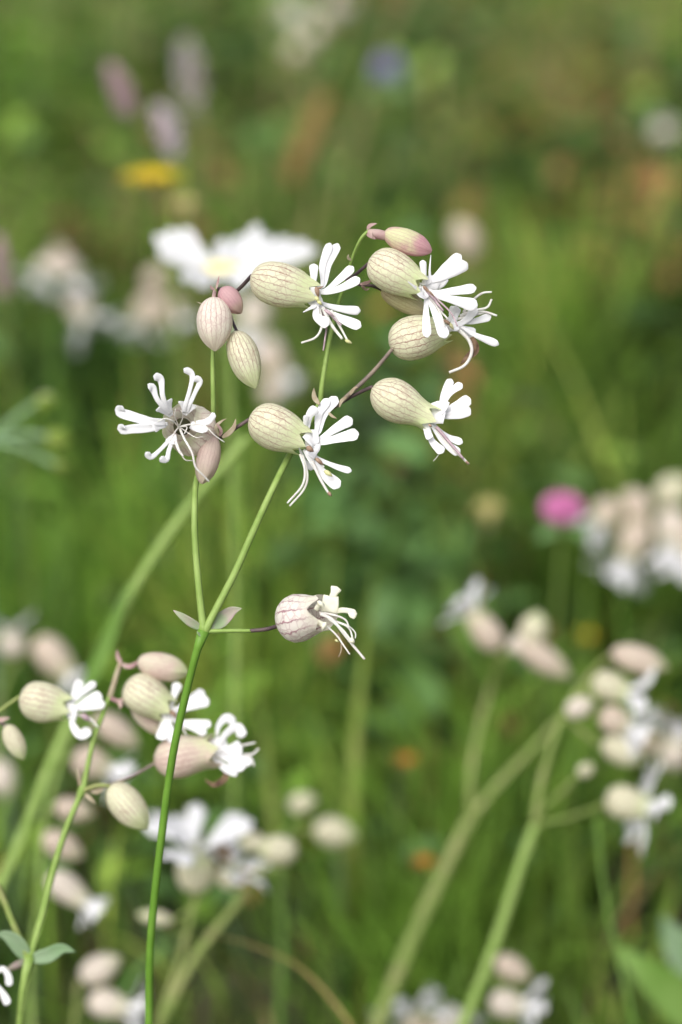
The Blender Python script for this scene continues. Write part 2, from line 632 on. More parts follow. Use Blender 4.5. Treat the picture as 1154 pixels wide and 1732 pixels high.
# ------------------------------------------------------------------ ground
gv = [(-150, -150, 0), (150, -150, 0), (150, 300, 0), (-150, 300, 0)]
N = 60
xs = np.sign(np.linspace(-1, 1, N)) * np.abs(np.linspace(-1, 1, N)) ** 3 * 150
ys = np.sign(np.linspace(-1, 1, N)) * np.abs(np.linspace(-1, 1, N)) ** 3 * 150 + 3
verts = []
for y in ys:
    for x in xs:
        verts.append((x, y, -0.012 * (math.sin(x * 3.1 + 1) * math.cos(y * 2.3) + 1)))
faces = [(j * N + i, j * N + i + 1, (j + 1) * N + i + 1, (j + 1) * N + i) for j in range(N - 1) for i in range(N - 1)]
g = link('ground', mesh('ground', verts, faces, 'soil'))
g['kind'] = 'structure'


# ------------------------------------------------------------------ meadow: grass and low leaves nobody could count
def fbm(x, y, seed):
    r_ = np.random.default_rng(seed)
    o = np.zeros_like(x)
    for k in range(5):
        f = 1.6 * 1.9 ** k
        a, b, c, d = r_.uniform(0, 6.28, 4)
        th = r_.uniform(0, 6.28)
        u = x * math.cos(th) + y * math.sin(th)
        v = -x * math.sin(th) + y * math.cos(th)
        o += (np.sin(u * f * 2 + a + 1.3 * np.sin(v * f + b)) * np.sin(v * f * 2 + c + 1.1 * np.sin(u * f + d))) / 1.25 ** k
    return o / 2.0


def scatter(n, y0, y1, spread):
    """Points in a widening field ahead of the camera, wider than the view so that a step aside still sees meadow."""
    u = rng.random(n * 2)
    y = y0 + (y1 - y0) * np.sqrt(u * (1 - (y0 / y1) ** 0.5) + (y0 / y1) ** 0.5) ** 2 if False else y0 + (y1 - y0) * u
    w = spread + 0.34 * y
    keep = rng.random(n * 2) < w / w.max()
    y, w = y[keep][:n], w[keep][:n]
    x = (rng.random(len(y)) * 2 - 1) * w
    return x, y


PAL = np.array([
    (0.132, 0.236, 0.034),   # fresh green
    (0.220, 0.345, 0.055),   # light green
    (0.048, 0.108, 0.018),   # deep green
    (0.290, 0.360, 0.075),   # yellow green
    (0.400, 0.340, 0.160),   # straw
    (0.290, 0.150, 0.060),   # rusty brown
    (0.105, 0.205, 0.060),   # cool green
]) * 1.12
CLUMPS = {}


def clump_field(y0, y1, sp, dens):
    n = int(dens * (y1 - y0) * 2 * (sp + 0.34 * 0.5 * (y0 + y1)))
    x, y = scatter(n, y0, y1, sp)
    n = len(x)
    f1, f2 = fbm(x * 1.3, y * 0.8, 3), fbm(x * 1.1, y * 0.7, 8)
    w = np.zeros((n, len(PAL)))
    far = np.clip(y - 1.6, 0, 2.4)
    w[:, 0] = 1.2 + 0.8 * f1
    w[:, 1] = 0.8 + 0.8 * f1
    w[:, 2] = 1.7 - 0.9 * f1 - 0.55 * far
    w[:, 3] = 0.45 + 0.5 * f2 + 0.25 * far
    w[:, 4] = 0.22 - 0.2 * f2 + 0.30 * far
    w[:, 5] = 0.30 - 0.4 * f2
    w[:, 6] = 0.40 - 0.4 * f2
    w = np.clip(w, 0.02, None)
    w /= w.sum(1, keepdims=True)
    idx = (np.cumsum(w, 1) < rng.random(n)[:, None]).sum(1).clip(0, len(PAL) - 1)
    col = PAL[idx] * (0.28 + 1.45 * rng.random((n, 1)))
    return x, y, col, 0.6 + 0.8 * rng.random(n), 0.3 + 1.4 * rng.random(n) ** 2


def clumped(n, y0, y1, sp, dens, rad):
    """Plants gather in clumps; every clump has its own colour, height and size."""
    cx, cy, cc, ch, cw = clump_field(y0, y1, sp, dens)
    k = rng.choice(len(cx), n, p=cw / cw.sum())
    rr = rad * (0.6 + 0.8 * (k % 7) / 6)
    x = cx[k] + rng.standard_normal(n) * rr
    y = cy[k] + rng.standard_normal(n) * rr
    col = cc[k] * (0.75 + 0.5 * rng.random((n, 1)))
    loose = rng.random(n) < 0.2
    lx, ly = scatter(n, y0, y1, sp)
    m_ = min(len(lx), n)
    loose[m_:] = False
    x[:m_] = np.where(loose[:m_], lx[:m_], x[:m_])
    y[:m_] = np.where(loose[:m_], ly[:m_], y[:m_])
    ok = y > y0 - 0.05
    return x[ok], y[ok], col[ok], ch[k][ok]


def bulk_mesh(name, V, F3, colours_per_vert):
    me = bpy.data.meshes.new(name)
    me.vertices.add(len(V))
    me.vertices.foreach_set('co', V.astype(np.float32).ravel())
    me.loops.add(F3.size)
    me.loops.foreach_set('vertex_index', F3.astype(np.int32).ravel())
    me.polygons.add(len(F3))
    me.polygons.foreach_set('loop_start', np.arange(0, F3.size, 3, dtype=np.int32))
    me.polygons.foreach_set('loop_total', np.full(len(F3), 3, np.int32))
    me.polygons.foreach_set('use_smooth', np.ones(len(F3), bool))
    ca = me.color_attributes.new('tint', 'FLOAT_COLOR', 'POINT')
    c4 = np.ones((len(V), 4), np.float32)
    c4[:, :3] = colours_per_vert
    ca.data.foreach_set('color', c4.ravel())
    me.materials.append(MATS['meadow'])
    me.update()
    me.validate()
    return me


def blades(x, y, h, w, lean, col):
    n = len(x)
    az = rng.random(n) * 2 * np.pi
    fa = rng.random(n) * 2 * np.pi
    T = np.array([0, 0.3, 0.62, 0.85, 1.0])
    WD = np.array([0.8, 1.0, 0.8, 0.45])
    V = np.zeros((n, 9, 3))
    for i, t in enumerate(T):
        off = lean * h * t ** 2
        cx = x + np.cos(az) * off
        cy = y + np.sin(az) * off
        cz = h * (t - 0.35 * (lean ** 2) * t ** 2) - 0.02
        if i < 4:
            for q, sg in enumerate((-1, 1)):
                V[:, 2 * i + q, 0] = cx + sg * np.cos(fa) * w * 0.5 * WD[i]
                V[:, 2 * i + q, 1] = cy + sg * np.sin(fa) * w * 0.5 * WD[i]
                V[:, 2 * i + q, 2] = cz
        else:
            V[:, 8] = np.stack([cx, cy, cz], 1)
    f = []
    for i in range(3):
        a = 2 * i
        f += [(a, a + 1, a + 3), (a, a + 3, a + 2)]
    f.append((6, 7, 8))
    f = np.array(f)
    F = (np.arange(n)[:, None, None] * 9 + f[None]).reshape(-1, 3)
    return V.reshape(-1, 3), F, np.repeat(col, 9, 0)


Vs, Fs, Cs, off = [], [], [], 0
for (n, y0, y1, sp, hm, hs, wm, dens, rad) in ((52000, 0.64, 1.7, 0.35, 0.115, 0.05, 0.0032, 120, 0.022),
                                               (46000, 1.7, 4.0, 0.5, 0.105, 0.045, 0.0042, 60, 0.035),
                                               (36000, 4.0, 11.0, 1.0, 0.16, 0.06, 0.008, 30, 0.08)):
    x, y, col, ch = clumped(n, y0, y1, sp, dens, rad)
    k = len(x)
    h = np.clip(hm * ch + hs * rng.standard_normal(k), 0.03, None) * np.clip((y - 0.55) / 0.5, 0.25, 1)
    tall = rng.random(k) < np.clip((y - 1.5) * 0.03, 0, 0.07)
    h[tall] *= 1.9
    col[tall] = PAL[4] * (0.8 + 0.5 * rng.random((tall.sum(), 1)))
    w = wm * (0.6 + 0.8 * rng.random(k))
    lean = np.clip(0.35 + 0.3 * rng.standard_normal(k), 0, 1.1)
    V, F, C = blades(x, y, h, w, lean, col)
    Vs.append(V); Fs.append(F + off); Cs.append(C); off += len(V)
grass = link('meadow_grass', bulk_mesh('meadow_grass', np.concatenate(Vs), np.concatenate(Fs), np.concatenate(Cs)))
grass['kind'] = 'stuff'
grass['label'] = 'dense green meadow grass filling the blurred background'
grass['category'] = 'grass'


def herb_leaves(x, y, z, ln, wd, col):
    """Rounded low leaves, cupped and facing mostly up."""
    n = len(x)
    az = rng.random(n) * 2 * np.pi
    el = rng.normal(0.25, 0.45, n)
    D = np.stack([np.cos(az) * np.cos(el), np.sin(az) * np.cos(el), np.sin(el)], 1)
    S = np.stack([-np.sin(az), np.cos(az), rng.normal(0, 0.35, n)], 1)
    S /= np.linalg.norm(S, axis=1, keepdims=True)
    Nn = np.cross(D, S)
    C0 = np.stack([x, y, z], 1)
    prof = [(0.0, 0.10), (0.3, 0.8), (0.65, 1.0), (0.9, 0.55)]
    V = np.zeros((n, 13, 3))
    for i, (t, wv) in enumerate(prof):
        c = C0 + D * (ln * t)[:, None] - Nn * (ln * 0.25 * t * t)[:, None]
        V[:, 3 * i] = c - S * (wd * wv * 0.5)[:, None] + Nn * (wd * 0.12 * wv)[:, None]
        V[:, 3 * i + 1] = c
        V[:, 3 * i + 2] = c + S * (wd * wv * 0.5)[:, None] + Nn * (wd * 0.12 * wv)[:, None]
    V[:, 12] = C0 + D * ln[:, None] - Nn * (ln * 0.25)[:, None]
    f = []
    for i in range(3):
        for q in (0, 1):
            a = 3 * i + q
            f += [(a, a + 1, a + 4), (a, a + 4, a + 3)]
    f += [(9, 10, 12), (10, 11, 12)]
    F = (np.arange(n)[:, None, None] * 13 + np.array(f)[None]).reshape(-1, 3)
    return V.reshape(-1, 3), F, np.repeat(col, 13, 0)


Vs, Fs, Cs, off = [], [], [], 0
for (n, y0, y1, sp, zm, ls, dens, rad) in ((6500, 0.8, 1.8, 0.35, 0.05, 0.014, 60, 0.03), (14000, 0.95, 1.9, 0.3, 0.085, 0.020, 26, 0.028), (20000, 1.8, 4.5, 0.5, 0.13, 0.030, 14, 0.045), (9000, 4.5, 11, 1.0, 0.12, 0.05, 12, 0.1)):
    x, y, col, ch = clumped(n, y0, y1, sp, dens, rad)
    k = len(x)
    z = np.abs(rng.normal(0, zm, k)) * ch * np.clip((y - 0.5) / 0.6, 0.3, 1) + 0.01
    ln = ls * (0.5 + rng.random(k))
    dry = (col[:, 0] > 0.72 * col[:, 1]) & (col[:, 0] < 1.5 * col[:, 1])            # low leaves are green or rusty, only grass goes to straw
    col[dry] = PAL[6] * (0.6 + 0.8 * rng.random((dry.sum(), 1)))
    V, F, C = herb_leaves(x, y, z, ln, ln * (0.45 + 0.3 * rng.random(k)), col * 1.05)
    Vs.append(V); Fs.append(F + off); Cs.append(C); off += len(V)
herbs = link('ground_cover', bulk_mesh('ground_cover', np.concatenate(Vs), np.concatenate(Fs), np.concatenate(Cs)))
herbs['kind'] = 'stuff'
herbs['label'] = 'low broad green leaves growing between the grass of the meadow'
herbs['category'] = 'ground cover'

# ------------------------------------------------------------------ the sharp campion in focus
sb = P(258, 1732, 0.030)
root = Vector((sb.x + 0.012, sb.y + 0.02, -0.004))
main = thing('bladder_campion', 'tall sharp bladder campion with veined cream bladders and split white petals', 'wildflower', root, 'bladder campions in the meadow')
stem_part(main, [root, (246, 2300, 0.05), (250, 1900, 0.036), (252, 1732, 0.030), (255, 1590, 0.023), (271, 1435, 0.016), (292, 1280, 0.009), (318, 1160, 0.004), (337, 1088), (345, 1066)],
          8.5, 6.5, 'stem_deep', world=True, n=60, swell=((1.0, 0.012, 0.7),))
stem_part(main, [(345, 1070), (338, 1010), (331, 930), (329, 870), (332, 815, 0.004), (345, 772, 0.008), (358, 735, 0.009), (361, 690, 0.006), (360, 620, 0.005), (362, 545, 0.006), (366, 488, 0.002)],
          6.5, 3.2, 'stem_green', n=60, swell=((0.0, 0.02, 0.4), (0.59, 0.02, 0.5)))
stem_part(main, [(345, 1070), (368, 1026), (398, 968), (428, 900), (460, 830), (493, 764, 0.006), (525, 712, 0.010), (542, 682, 0.010)],
          6.5, 5.2, 'stem_green', n=50, swell=((0.0, 0.03, 0.4),))
stem_part(main, [(542, 684, 0.010), (545, 650, 0.009), (555, 590, 0.009), (568, 530, 0.010), (586, 472, 0.008), (598, 432, 0.004), (612, 402), (625, 389)],
          4.6, 2.6, 'stem_green', n=50)
stem_part(main, [(538, 690, 0.010), (566, 688, 0.006), (594, 664, 0.003), (630, 630, 0.002), (664, 590, 0.001)], 4.2, 3.2, 'pedicel_brown', name='branch')
stem_part(main, [(553, 697, 0.010), (572, 684, 0.006), (600, 668, 0.004), (630, 654)], 3.4, 3.0, 'pedicel_dark', name='pedicel')
stem_part(main, [(348, 1068), (385, 1067), (425, 1067)], 3.8, 3.2, 'stem_green', name='pedicel')
stem_part(main, [(423, 1067), (452, 1064), (478, 1056, 0.002)], 3.2, 3.6, 'pedicel_dark', name='pedicel')
stem_part(main, [(372, 742, 0.008), (385, 733, 0.004), (402, 722), (424, 708)], 3.8, 3.0, 'pedicel_dark', name='pedicel')
stem_part(main, [(364, 492, 0.003), (385, 500, 0.010), (404, 489, 0.006), (426, 466)], 3.4, 3.2, 'pedicel_dark', name='pedicel')
stem_part(main, [(586, 474, 0.008), (602, 464, 0.005), (624, 445)], 3.4, 2.6, 'pedicel_dark', name='pedicel')
stem_part(main, [(586, 474, 0.008), (608, 481, 0.006), (628, 483, 0.006), (648, 491, 0.009)], 3.4, 2.6, 'pedicel_dark', name='pedicel')
stem_part(main, [(364, 490, 0.003), (362, 502), (362, 508)], 3.6, 3.6, 'bract_pink', name='pedicel')
stem_part(main, [(364, 492, 0.004), (385, 525, 0.010), (397, 552, 0.007), (403, 566, 0.004)], 3.0, 2.6, 'pedicel_dark', name='pedicel')
stem_part(main, [(366, 490, 0.003), (374, 488), (380, 492)], 3.0, 3.0, 'pedicel_dark', name='pedicel')
stem_part(main, [(366, 728, 0.008), (364, 736, 0.004), (362, 746, 0.001)], 4.0, 4.4, 'bract_pink', name='pedicel')
stem_part(main, [(366, 736, 0.008), (350, 732, 0.010), (335, 730, 0.011)], 3.2, 3.0, 'pedicel_dark', name='pedicel')
bud_px(main, (620, 392), (666, 402), 8.5, 'bract_pink', prof='slim', name='bud_neck')
# bracts
for pts, w, mt in (
        [[(342, 1064), (322, 1052, -10), (305, 1040, -14), (293, 1032, -10)], 15, 'bract_green'],
        [[(350, 1062), (372, 1050, 12), (392, 1034, 16), (409, 1029, 10)], 26, 'bract_green'],
        [[(345, 1072), (338, 1073, -8), (333, 1068, -12)], 7, 'bract_green'],
        [[(364, 490), (358, 487, -4), (356, 482, -5)], 5, 'bract_pink'], [[(366, 489), (368, 480), (371, 466)], 4, 'bract_pink'],
        [[(360, 514), (345, 515, -8), (332, 510, -10)], 3.5, 'bract_tan'],
        [[(370, 738), (366, 722, -6), (376, 712), (384, 708)], 6, 'bract_tan'],
        [[(376, 740), (388, 732, -5), (396, 722, -8), (399, 708, -6)], 9, 'bract_tan'],
        [[(372, 738), (374, 728, -6), (366, 715, -8)], 6, 'bract_pink'],
        [[(540, 684), (532, 672, 20), (531, 656, 40)], 9, 'bract_tan'], [[(592, 668), (600, 657, -6), (606, 655, -8)], 6, 'bract_tan'],
        [[(586, 672), (578, 678, -4), (574, 690, -6)], 6, 'bract_tan'], [[(556, 698), (562, 704, -5), (570, 708, -8)], 5, 'bract_tan'],
        [[(610, 481), (624, 477, 20), (633, 469, 24)], 6, 'bract_pink'], [[(612, 484), (620, 490, 20), (626, 487, 22)], 5, 'bract_pink'],
        [[(622, 390), (626, 382, -3), (638, 378, -4)], 7, 'bract_pink'], [[(620, 394), (628, 400, -8), (636, 405, -10)], 7, 'bract_pink'],
        [[(624, 390), (628, 396, -9), (630, 403, -11)], 5, 'bract_pink'], [[(594, 440, 30), (589, 436, 26), (590, 430, 22)], 5, 'bract_tan']):
    add_leaf(main, pts, w, 0.0, mt, 'bract', roll=random.uniform(-0.6, 0.6), thick=0.9)
# buds
bud_px(main, (362, 502, -8), (364, 594, -12), 30, 'calyx_pale')
bud_px(main, (397, 560, 10), (432, 657, 6), 27, 'calyx_cream')
bud_px(main, (374, 487, -4), (409, 530, 0), 19, 'calyx_pink')
bud_px(main, (362, 738, 6), (341, 818, -6), 20, 'calyx_mauve', prof='slim')
bud_px(main, (650, 393), (730, 426), 21, 'calyx_bud', prof='slim')

FA = dict(base=(424, 467, 0), mouth=(527, 497, 4), r=37, prof='open', petals=[
    [([(545, 482), (546, 448), (559, 411)], 15, 14), ([(549, 482), (556, 446), (572, 412)], 15, 20)],
    [([(530, 482), (531, 468), (531, 446)], 15, -16)],
    [([(552, 490), (574, 473), (598, 451)], 15, 6), ([(553, 495), (580, 486), (609, 471)], 16, -4)],
    [([(552, 516), (580, 523), (610, 526)], 15, 4), ([(551, 525), (580, 540), (611, 553)], 17, -10)],
    [([(535, 516), (536, 536), (557, 549)], 17, -26), ([(533, 516), (524, 522), (513, 528)], 12, -30, 'wedge')],
    [([(536, 512), (533, 500), (534, 486)], 20, -22, 'flap')]],
    threads=[([(540, 520), (545, 548), (535, 570), (510, 580)], 5, -30), ([(545, 524), (552, 552), (550, 572), (547, 593)], 4, -6, 'filament_purple'),
             ([(546, 520), (560, 548), (579, 573)], 7, -28), ([(560, 525), (575, 552), (588, 576)], 5, -20), ([(550, 522), (566, 540), (578, 550)], 4, -20, 'filament_purple')],
    anthers=[(537, 494, 2, 9, 8, -28, 'anther_brown'), (537, 506, 3, 4, 7, -28, 'anther_green'), (541, 512, 4, 4, 6, -28, 'anther_green'), (558, 530, 9, 6, 6, -24, 'filament_purple'), (590, 578, 6, 3, 6, -20, 'anther_green'), (541, 487, 7, -3, 4, -20, 'anther_brown')])
FE = dict(base=(625, 438, 0), mouth=(709, 484, -10), r=36.5, prof='open', petals=[
    [([(733, 470), (756, 450), (780, 431)], 17, 10), ([(737, 474), (764, 462), (791, 445)], 19, 4)],
    [([(736, 494), (770, 492), (806, 487)], 16, -6), ([(738, 500), (770, 508), (808, 518)], 19, -16)],
    [([(720, 506), (721, 538), (723, 571)], 14, -34), ([(724, 504), (738, 534), (754, 572)], 17, -30)],
    [([(726, 478), (727, 455), (729, 431)], 8, 2, 'wedge'), ([(719, 480), (717, 462), (715, 440)], 11, -20)],
    [([(714, 492), (704, 487), (690, 476)], 12, -34, 'wedge'), ([(720, 498), (714, 500), (710, 502)], 14, -36, 'flap')],
    [([(735, 478), (745, 478), (752, 484)], 24, 8, 'flap')]],
    threads=[([(722, 492), (735, 507), (750, 526)], 5, -34, 'filament_purple'), ([(730, 498), (762, 528), (774, 552)], 3.5, -30, 'filament_purple'),
             ([(728, 500), (745, 530), (752, 552)], 4, -34), ([(724, 500), (742, 522), (758, 540)], 4, -30)],
    anthers=[(722, 490, 6, 6, 6, -34, 'anther_brown'), (730, 497, 6, 6, 4, -36, 'anther_brown'), (756, 545, 6, 4, 5, -26, 'anther_brown')])
FD = dict(base=(658, 582, 25), mouth=(752, 559, 20), r=38, prof='round', petals=[
    [([(776, 546), (800, 544), (831, 535)], 12, 0)], [([(778, 552), (802, 566), (844, 583)], 12, -10)],
    [([(766, 548), (768, 530), (772, 518)], 18, -6), ([(760, 540), (768, 526), (776, 520)], 12, -10, 'knob')],
    [([(770, 552), (790, 540), (806, 520)], 15, -12)], [([(764, 556), (768, 548), (772, 560)], 14, -14, 'knob')],
    [([(775, 556), (790, 560), (804, 566)], 18, 6)]],
    threads=[([(784, 528), (800, 508), (816, 496), (832, 494)], 5, -4), ([(782, 532), (803, 525), (824, 520), (832, 506)], 5.5, -8), ([(778, 534), (814, 527), (841, 534)], 5.5, -4),
             ([(774, 556), (793, 575), (798, 596), (786, 618), (760, 630)], 7, -16), ([(772, 540), (800, 534), (822, 528)], 5, -2)],
    anthers=[(758, 546, 6, 5, 6, -24, 'anther_brown'), (764, 552, 4, 6, 6, -24, 'anther_green'), (754, 553, 5, 4, 5, -24, 'anther_brown')],
    withered=[([(798, 570, 14), (804, 592, 14), (790, 606, 14), (779, 616, 12)], 16)])
FB = dict(base=(423, 703, 0), mouth=(511, 745, -4), r=38, prof='open', petals=[
    [([(534, 732), (540, 700), (556, 674)], 15, 14), ([(538, 733), (549, 700), (570, 671)], 16, 18)],
    [([(520, 726), (524, 702), (537, 690)], 15, -12), ([(517, 724), (517, 714), (519, 702)], 9, -20)],
    [([(539, 744), (566, 726), (596, 708)], 18, 2), ([(539, 749), (574, 741), (607, 733)], 19, -8)],
    [([(540, 776), (568, 789), (595, 797)], 11, 0), ([(526, 778), (546, 800), (575, 824)], 20, -18)],
    [([(512, 772), (518, 784), (531, 793)], 11, 14)],
    [([(530, 740), (524, 744), (520, 748)], 26, -22, 'flap'), ([(532, 752), (528, 764), (524, 772)], 20, -24, 'flap')]],
    threads=[([(508, 768), (516, 795), (511, 822), (486, 851)], 5, -20), ([(512, 770), (520, 803), (514, 828), (490, 856)], 5, -16),
             ([(528, 780), (543, 812), (557, 836)], 6, -34), ([(532, 772), (540, 780), (548, 790)], 5, -30)],
    anthers=[(525, 760, 6, 4, 10, -34, 'anther_brown'), (541, 781, 7, 6, 7, -32, 'anther_brown'), (556, 801, 7, 5, 8, -30, 'anther_green'), (558, 836, 3, 4, 6, -32, 'anther_brown')])
FC = dict(base=(629, 657, 0), mouth=(727, 707, 0), r=36.5, prof='neck', petals=[
    [([(745, 684), (752, 664), (764, 641)], 14, 14), ([(749, 684), (762, 664), (782, 649)], 13, 10)],
    [([(752, 696), (774, 686), (796, 674)], 20, -4), ([(752, 704), (774, 700), (796, 691)], 20, -16)],
    [([(735, 719), (756, 738), (783, 749)], 12, 6), ([(732, 722), (752, 748), (778, 768)], 15, -10)],
    [([(725, 724), (731, 746), (750, 766)], 15, -20), ([(722, 726), (724, 734), (728, 742)], 12, -26, 'flap')],
    [([(742, 692), (750, 690), (756, 692)], 26, -20, 'flap'), ([(738, 706), (746, 706), (752, 706)], 22, -22, 'flap')]],
    threads=[([(736, 722), (760, 755), (780, 772), (793, 785)], 6, -14), ([(738, 722), (764, 752), (784, 776)], 6, -18, 'filament_purple'), ([(752, 752), (740, 772), (733, 780)], 1.6, -6)],
    anthers=[(728, 720, 3, 2, 4, -26, 'anther_brown'), (791, 783, 3, 3, 4, -16, 'anther_brown')])
FG = dict(base=(340, 735, 46), mouth=(304, 717, -20), r=44, prof='wide', mat='calyx_pale', claw=False, petals=[
    [([(288, 700, -24), (278, 690, -38), (266, 675, -48), (258, 656, -52), (251, 656, -60)], 14, 0, 'knob', 0.9), ([(290, 698, -24), (281, 686, -38), (275, 668, -48), (272, 642, -50), (260, 636, -58)], 14, 0, 'knob', 0.9),
     ([(290, 704, -20), (282, 692, -32), (276, 682, -42)], 30, 0, 'spat', 0.4)],
    [([(312, 698, -22), (314, 684, -34), (321, 660, -42), (325, 634, -44), (311, 624, -50)], 12, 0, 'knob', 0.9), ([(316, 698, -22), (321, 684, -34), (331, 662, -40), (338, 645, -42), (328, 639, -48)], 12, 0, 'knob', 0.9),
     ([(312, 702, -18), (316, 690, -28), (318, 680, -36)], 28, 0, 'spat', 0.4)],
    [([(280, 714, -24), (268, 714, -38), (250, 712, -48), (222, 704, -52), (203, 697, -52), (207, 687, -60)], 16, 0, 'strap', 0.7), ([(280, 718, -24), (268, 721, -38), (250, 724, -48), (228, 725, -52), (207, 727, -54), (208, 718, -62)], 15, 0, 'strap', 0.7),
     ([(284, 717, -20), (270, 718, -34), (258, 719, -46)], 22, 0, 'spat', 0.4)],
    [([(294, 738, -24), (286, 745, -40), (272, 760, -50), (256, 773, -54), (247, 765, -62)], 11, 0, 'knob', 0.9), ([(296, 738, -24), (291, 748, -40), (286, 762, -50), (282, 777, -54), (270, 776, -62)], 12, 0, 'knob', 0.9),
     ([(296, 734, -20), (292, 743, -36), (289, 751, -46)], 20, 0, 'spat', 0.4)],
    [([(324, 717, -22), (332, 716, -34), (348, 714, -42), (357, 708, -44), (363, 699, -50)], 11, 0, 'strap', 0.7), ([(322, 720, -22), (330, 722, -36), (346, 727, -44), (349, 730, -52)], 14, 0, 'strap', 0.7)]],
    threads=[([(303, 722, 0), (292, 712, -44), (279, 708, -52), (267, 713, -56)], 3, 0), ([(303, 722, 0), (298, 728, -40), (292, 738, -50), (288, 746, -54)], 3, 0),
             ([(303, 722, 0), (312, 742, -50), (325, 766, -62), (331, 790, -62), (345, 805, -56), (354, 815, -50)], 4.5, 0), ([(303, 722, 0), (322, 718, -46), (346, 720, -56), (363, 736, -56), (380, 748, -48)], 3, 0),
             ([(297, 746, -48), (303, 762, -56), (310, 772, -58)], 6, 0), ([(306, 768, -58), (314, 778, -58), (326, 779, -54)], 2, 0), ([(303, 722, 0), (296, 704, -30), (297, 692, -42)], 2, 0),
             ([(303, 722, 0), (310, 704, -30), (306, 694, -40)], 2, 0), ([(304, 722, 0), (318, 732, -46), (332, 740, -54), (344, 738, -54)], 1.8, 0), ([(300, 722, 0), (316, 722, -40), (312, 734, -48)], 2.5, 0)])
FF = dict(base=(475, 1052, 12), mouth=(546, 1037, -40), r=41, prof='wide', mat='calyx_faded', petal_mat='petal_cream', claw=False, petals=[
    [([(552, 1024), (562, 1010), (570, 992)], 19, 6, 'knob', 3)], [([(566, 1034), (582, 1032), (598, 1036), (592, 1044)], 15, -4, 'knob', 3)],
    [([(535, 1030), (540, 1024), (544, 1020)], 15, -26, 'knob', 4)], [([(538, 1052), (545, 1056), (550, 1060)], 16, -26, 'knob', 4)],
    [([(545, 1020), (556, 1022), (573, 1024)], 28, -6, 'flap', 0.8)]],
    threads=[([(542, 1038), (563, 1049), (585, 1076), (600, 1095), (617, 1115)], 6, -22), ([(560, 1048), (588, 1058), (601, 1070), (601, 1080)], 3, -12), ([(554, 1060), (569, 1074), (581, 1091), (592, 1107)], 3.5, -28),
             ([(572, 1070), (577, 1086), (577, 1101), (573, 1111)], 2.5, -20, 'bract_tan'), ([(566, 1050), (590, 1062), (598, 1086)], 4, -16), ([(556, 1046), (580, 1066), (597, 1088)], 5, -20), ([(540, 1036), (564, 1040), (584, 1048), (591, 1062)], 4, -18)],
    anthers=[(596, 1084, 4, 4, 9, -20, 'petal_cream'), (570, 1084, 3, 2, 4, -24, 'anther_green')])
for F_ in (FA, FE, FD, FB, FC, FG, FF):
    traced_flower(main, F_)
# dark body added inside the face-on flower, standing in for its shaded mouth
plain_mat('throat_shade_dark', (0.020, 0.022, 0.010), (0.05, 0.05, 0.02), 500, 0.0, 0.5)
gf = [o for o in main.children if o.name.startswith('flower')][5]
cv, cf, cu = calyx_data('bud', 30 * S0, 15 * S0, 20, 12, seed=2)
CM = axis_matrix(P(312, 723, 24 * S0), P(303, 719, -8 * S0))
part('throat_shade', gf, [CM @ q for q in cv], cf, 'throat_shade_dark')
# the flattened brownish flower tucked behind the topmost open one
fl = holder('flower', main, P(646, 489, 0.008))
add_calyx(fl, P(646, 489, 0.008), P(722, 528, 0.005), 20 * S0, 'slim', 'calyx_olive', seed=4)

# ------------------------------------------------------------------ slightly soft campion beside it
D2 = 0.045
s2 = P(34, 1732, D2)
root2 = Vector((s2.x - 0.02, s2.y + 0.05, -0.004))
second = thing('bladder_campion', 'slightly soft bladder campion low beside the sharp one, with smooth cream bladders', 'wildflower', root2, 'bladder campions in the meadow')
stem_part(second, [root2, (10, 2050, 0.03), (34, 1732, 0.005), (40, 1670), (50, 1618)], 8, 7, 'stem_green', d=D2, world=True, n=40, swell=((1.0, 0.02, 0.5),))
stem_part(second, [(50, 1620), (70, 1555), (88, 1480), (112, 1402), (138, 1340), (146, 1308), (159, 1250), (176, 1204), (186, 1176)], 7, 3.6, 'stem_green', d=D2, n=50, swell=((0.64, 0.02, 0.7),))
stem_part(second, [(186, 1178), (192, 1160), (197, 1142), (204, 1122)], 5, 4.2, 'bract_tan', d=D2)
stem_part(second, [(48, 1620), (24, 1566), (0, 1506), (-30, 1440), (-50, 1330), (-20, 1225, 0.0), (10, 1195), (34, 1178)], 6, 3, 'stem_olive', d=D2, n=50)
stem_part(second, [(138, 1338), (165, 1333), (215, 1317), (264, 1290)], 3.6, 2.6, 'pedicel_brown', name='pedicel', d=D2)
stem_part(second, [(140, 1338), (160, 1330, -0.002), (178, 1328, -0.003), (192, 1332, -0.002)], 4.5, 3, 'stem_olive', name='pedicel', d=D2)
stem_part(second, [(186, 1180), (202, 1186), (216, 1176)], 4.0, 3.2, 'bract_pink', name='pedicel', d=D2)
stem_part(second, [(204, 1124), (220, 1126), (237, 1119)], 3.0, 3.0, 'bract_pink', name='pedicel', d=D2)
stem_part(second, [(200, 1186), (212, 1192, 0.004), (228, 1196, 0.006)], 3.0, 3.0, 'pedicel_brown', name='pedicel', d=D2)
stem_part(second, [(-22, 1228), (-6, 1220), (14, 1230)], 3.0, 3.0, 'pedicel_brown', name='pedicel', d=D2)
bud_px(second, (186, 1328, -10), (250, 1402, -14), 29, 'calyx_cream', D2)
bud_px(second, (11, 1226), (40, 1285), 17, 'calyx_cream', D2)
bud_px(second, (233, 1118, 4), (318, 1138, 0), 23, 'calyx_rose', D2, 'slim')
bud_px(second, (224, 1194, 40), (280, 1242, 30), 17, 'calyx_rose', D2, 'slim')
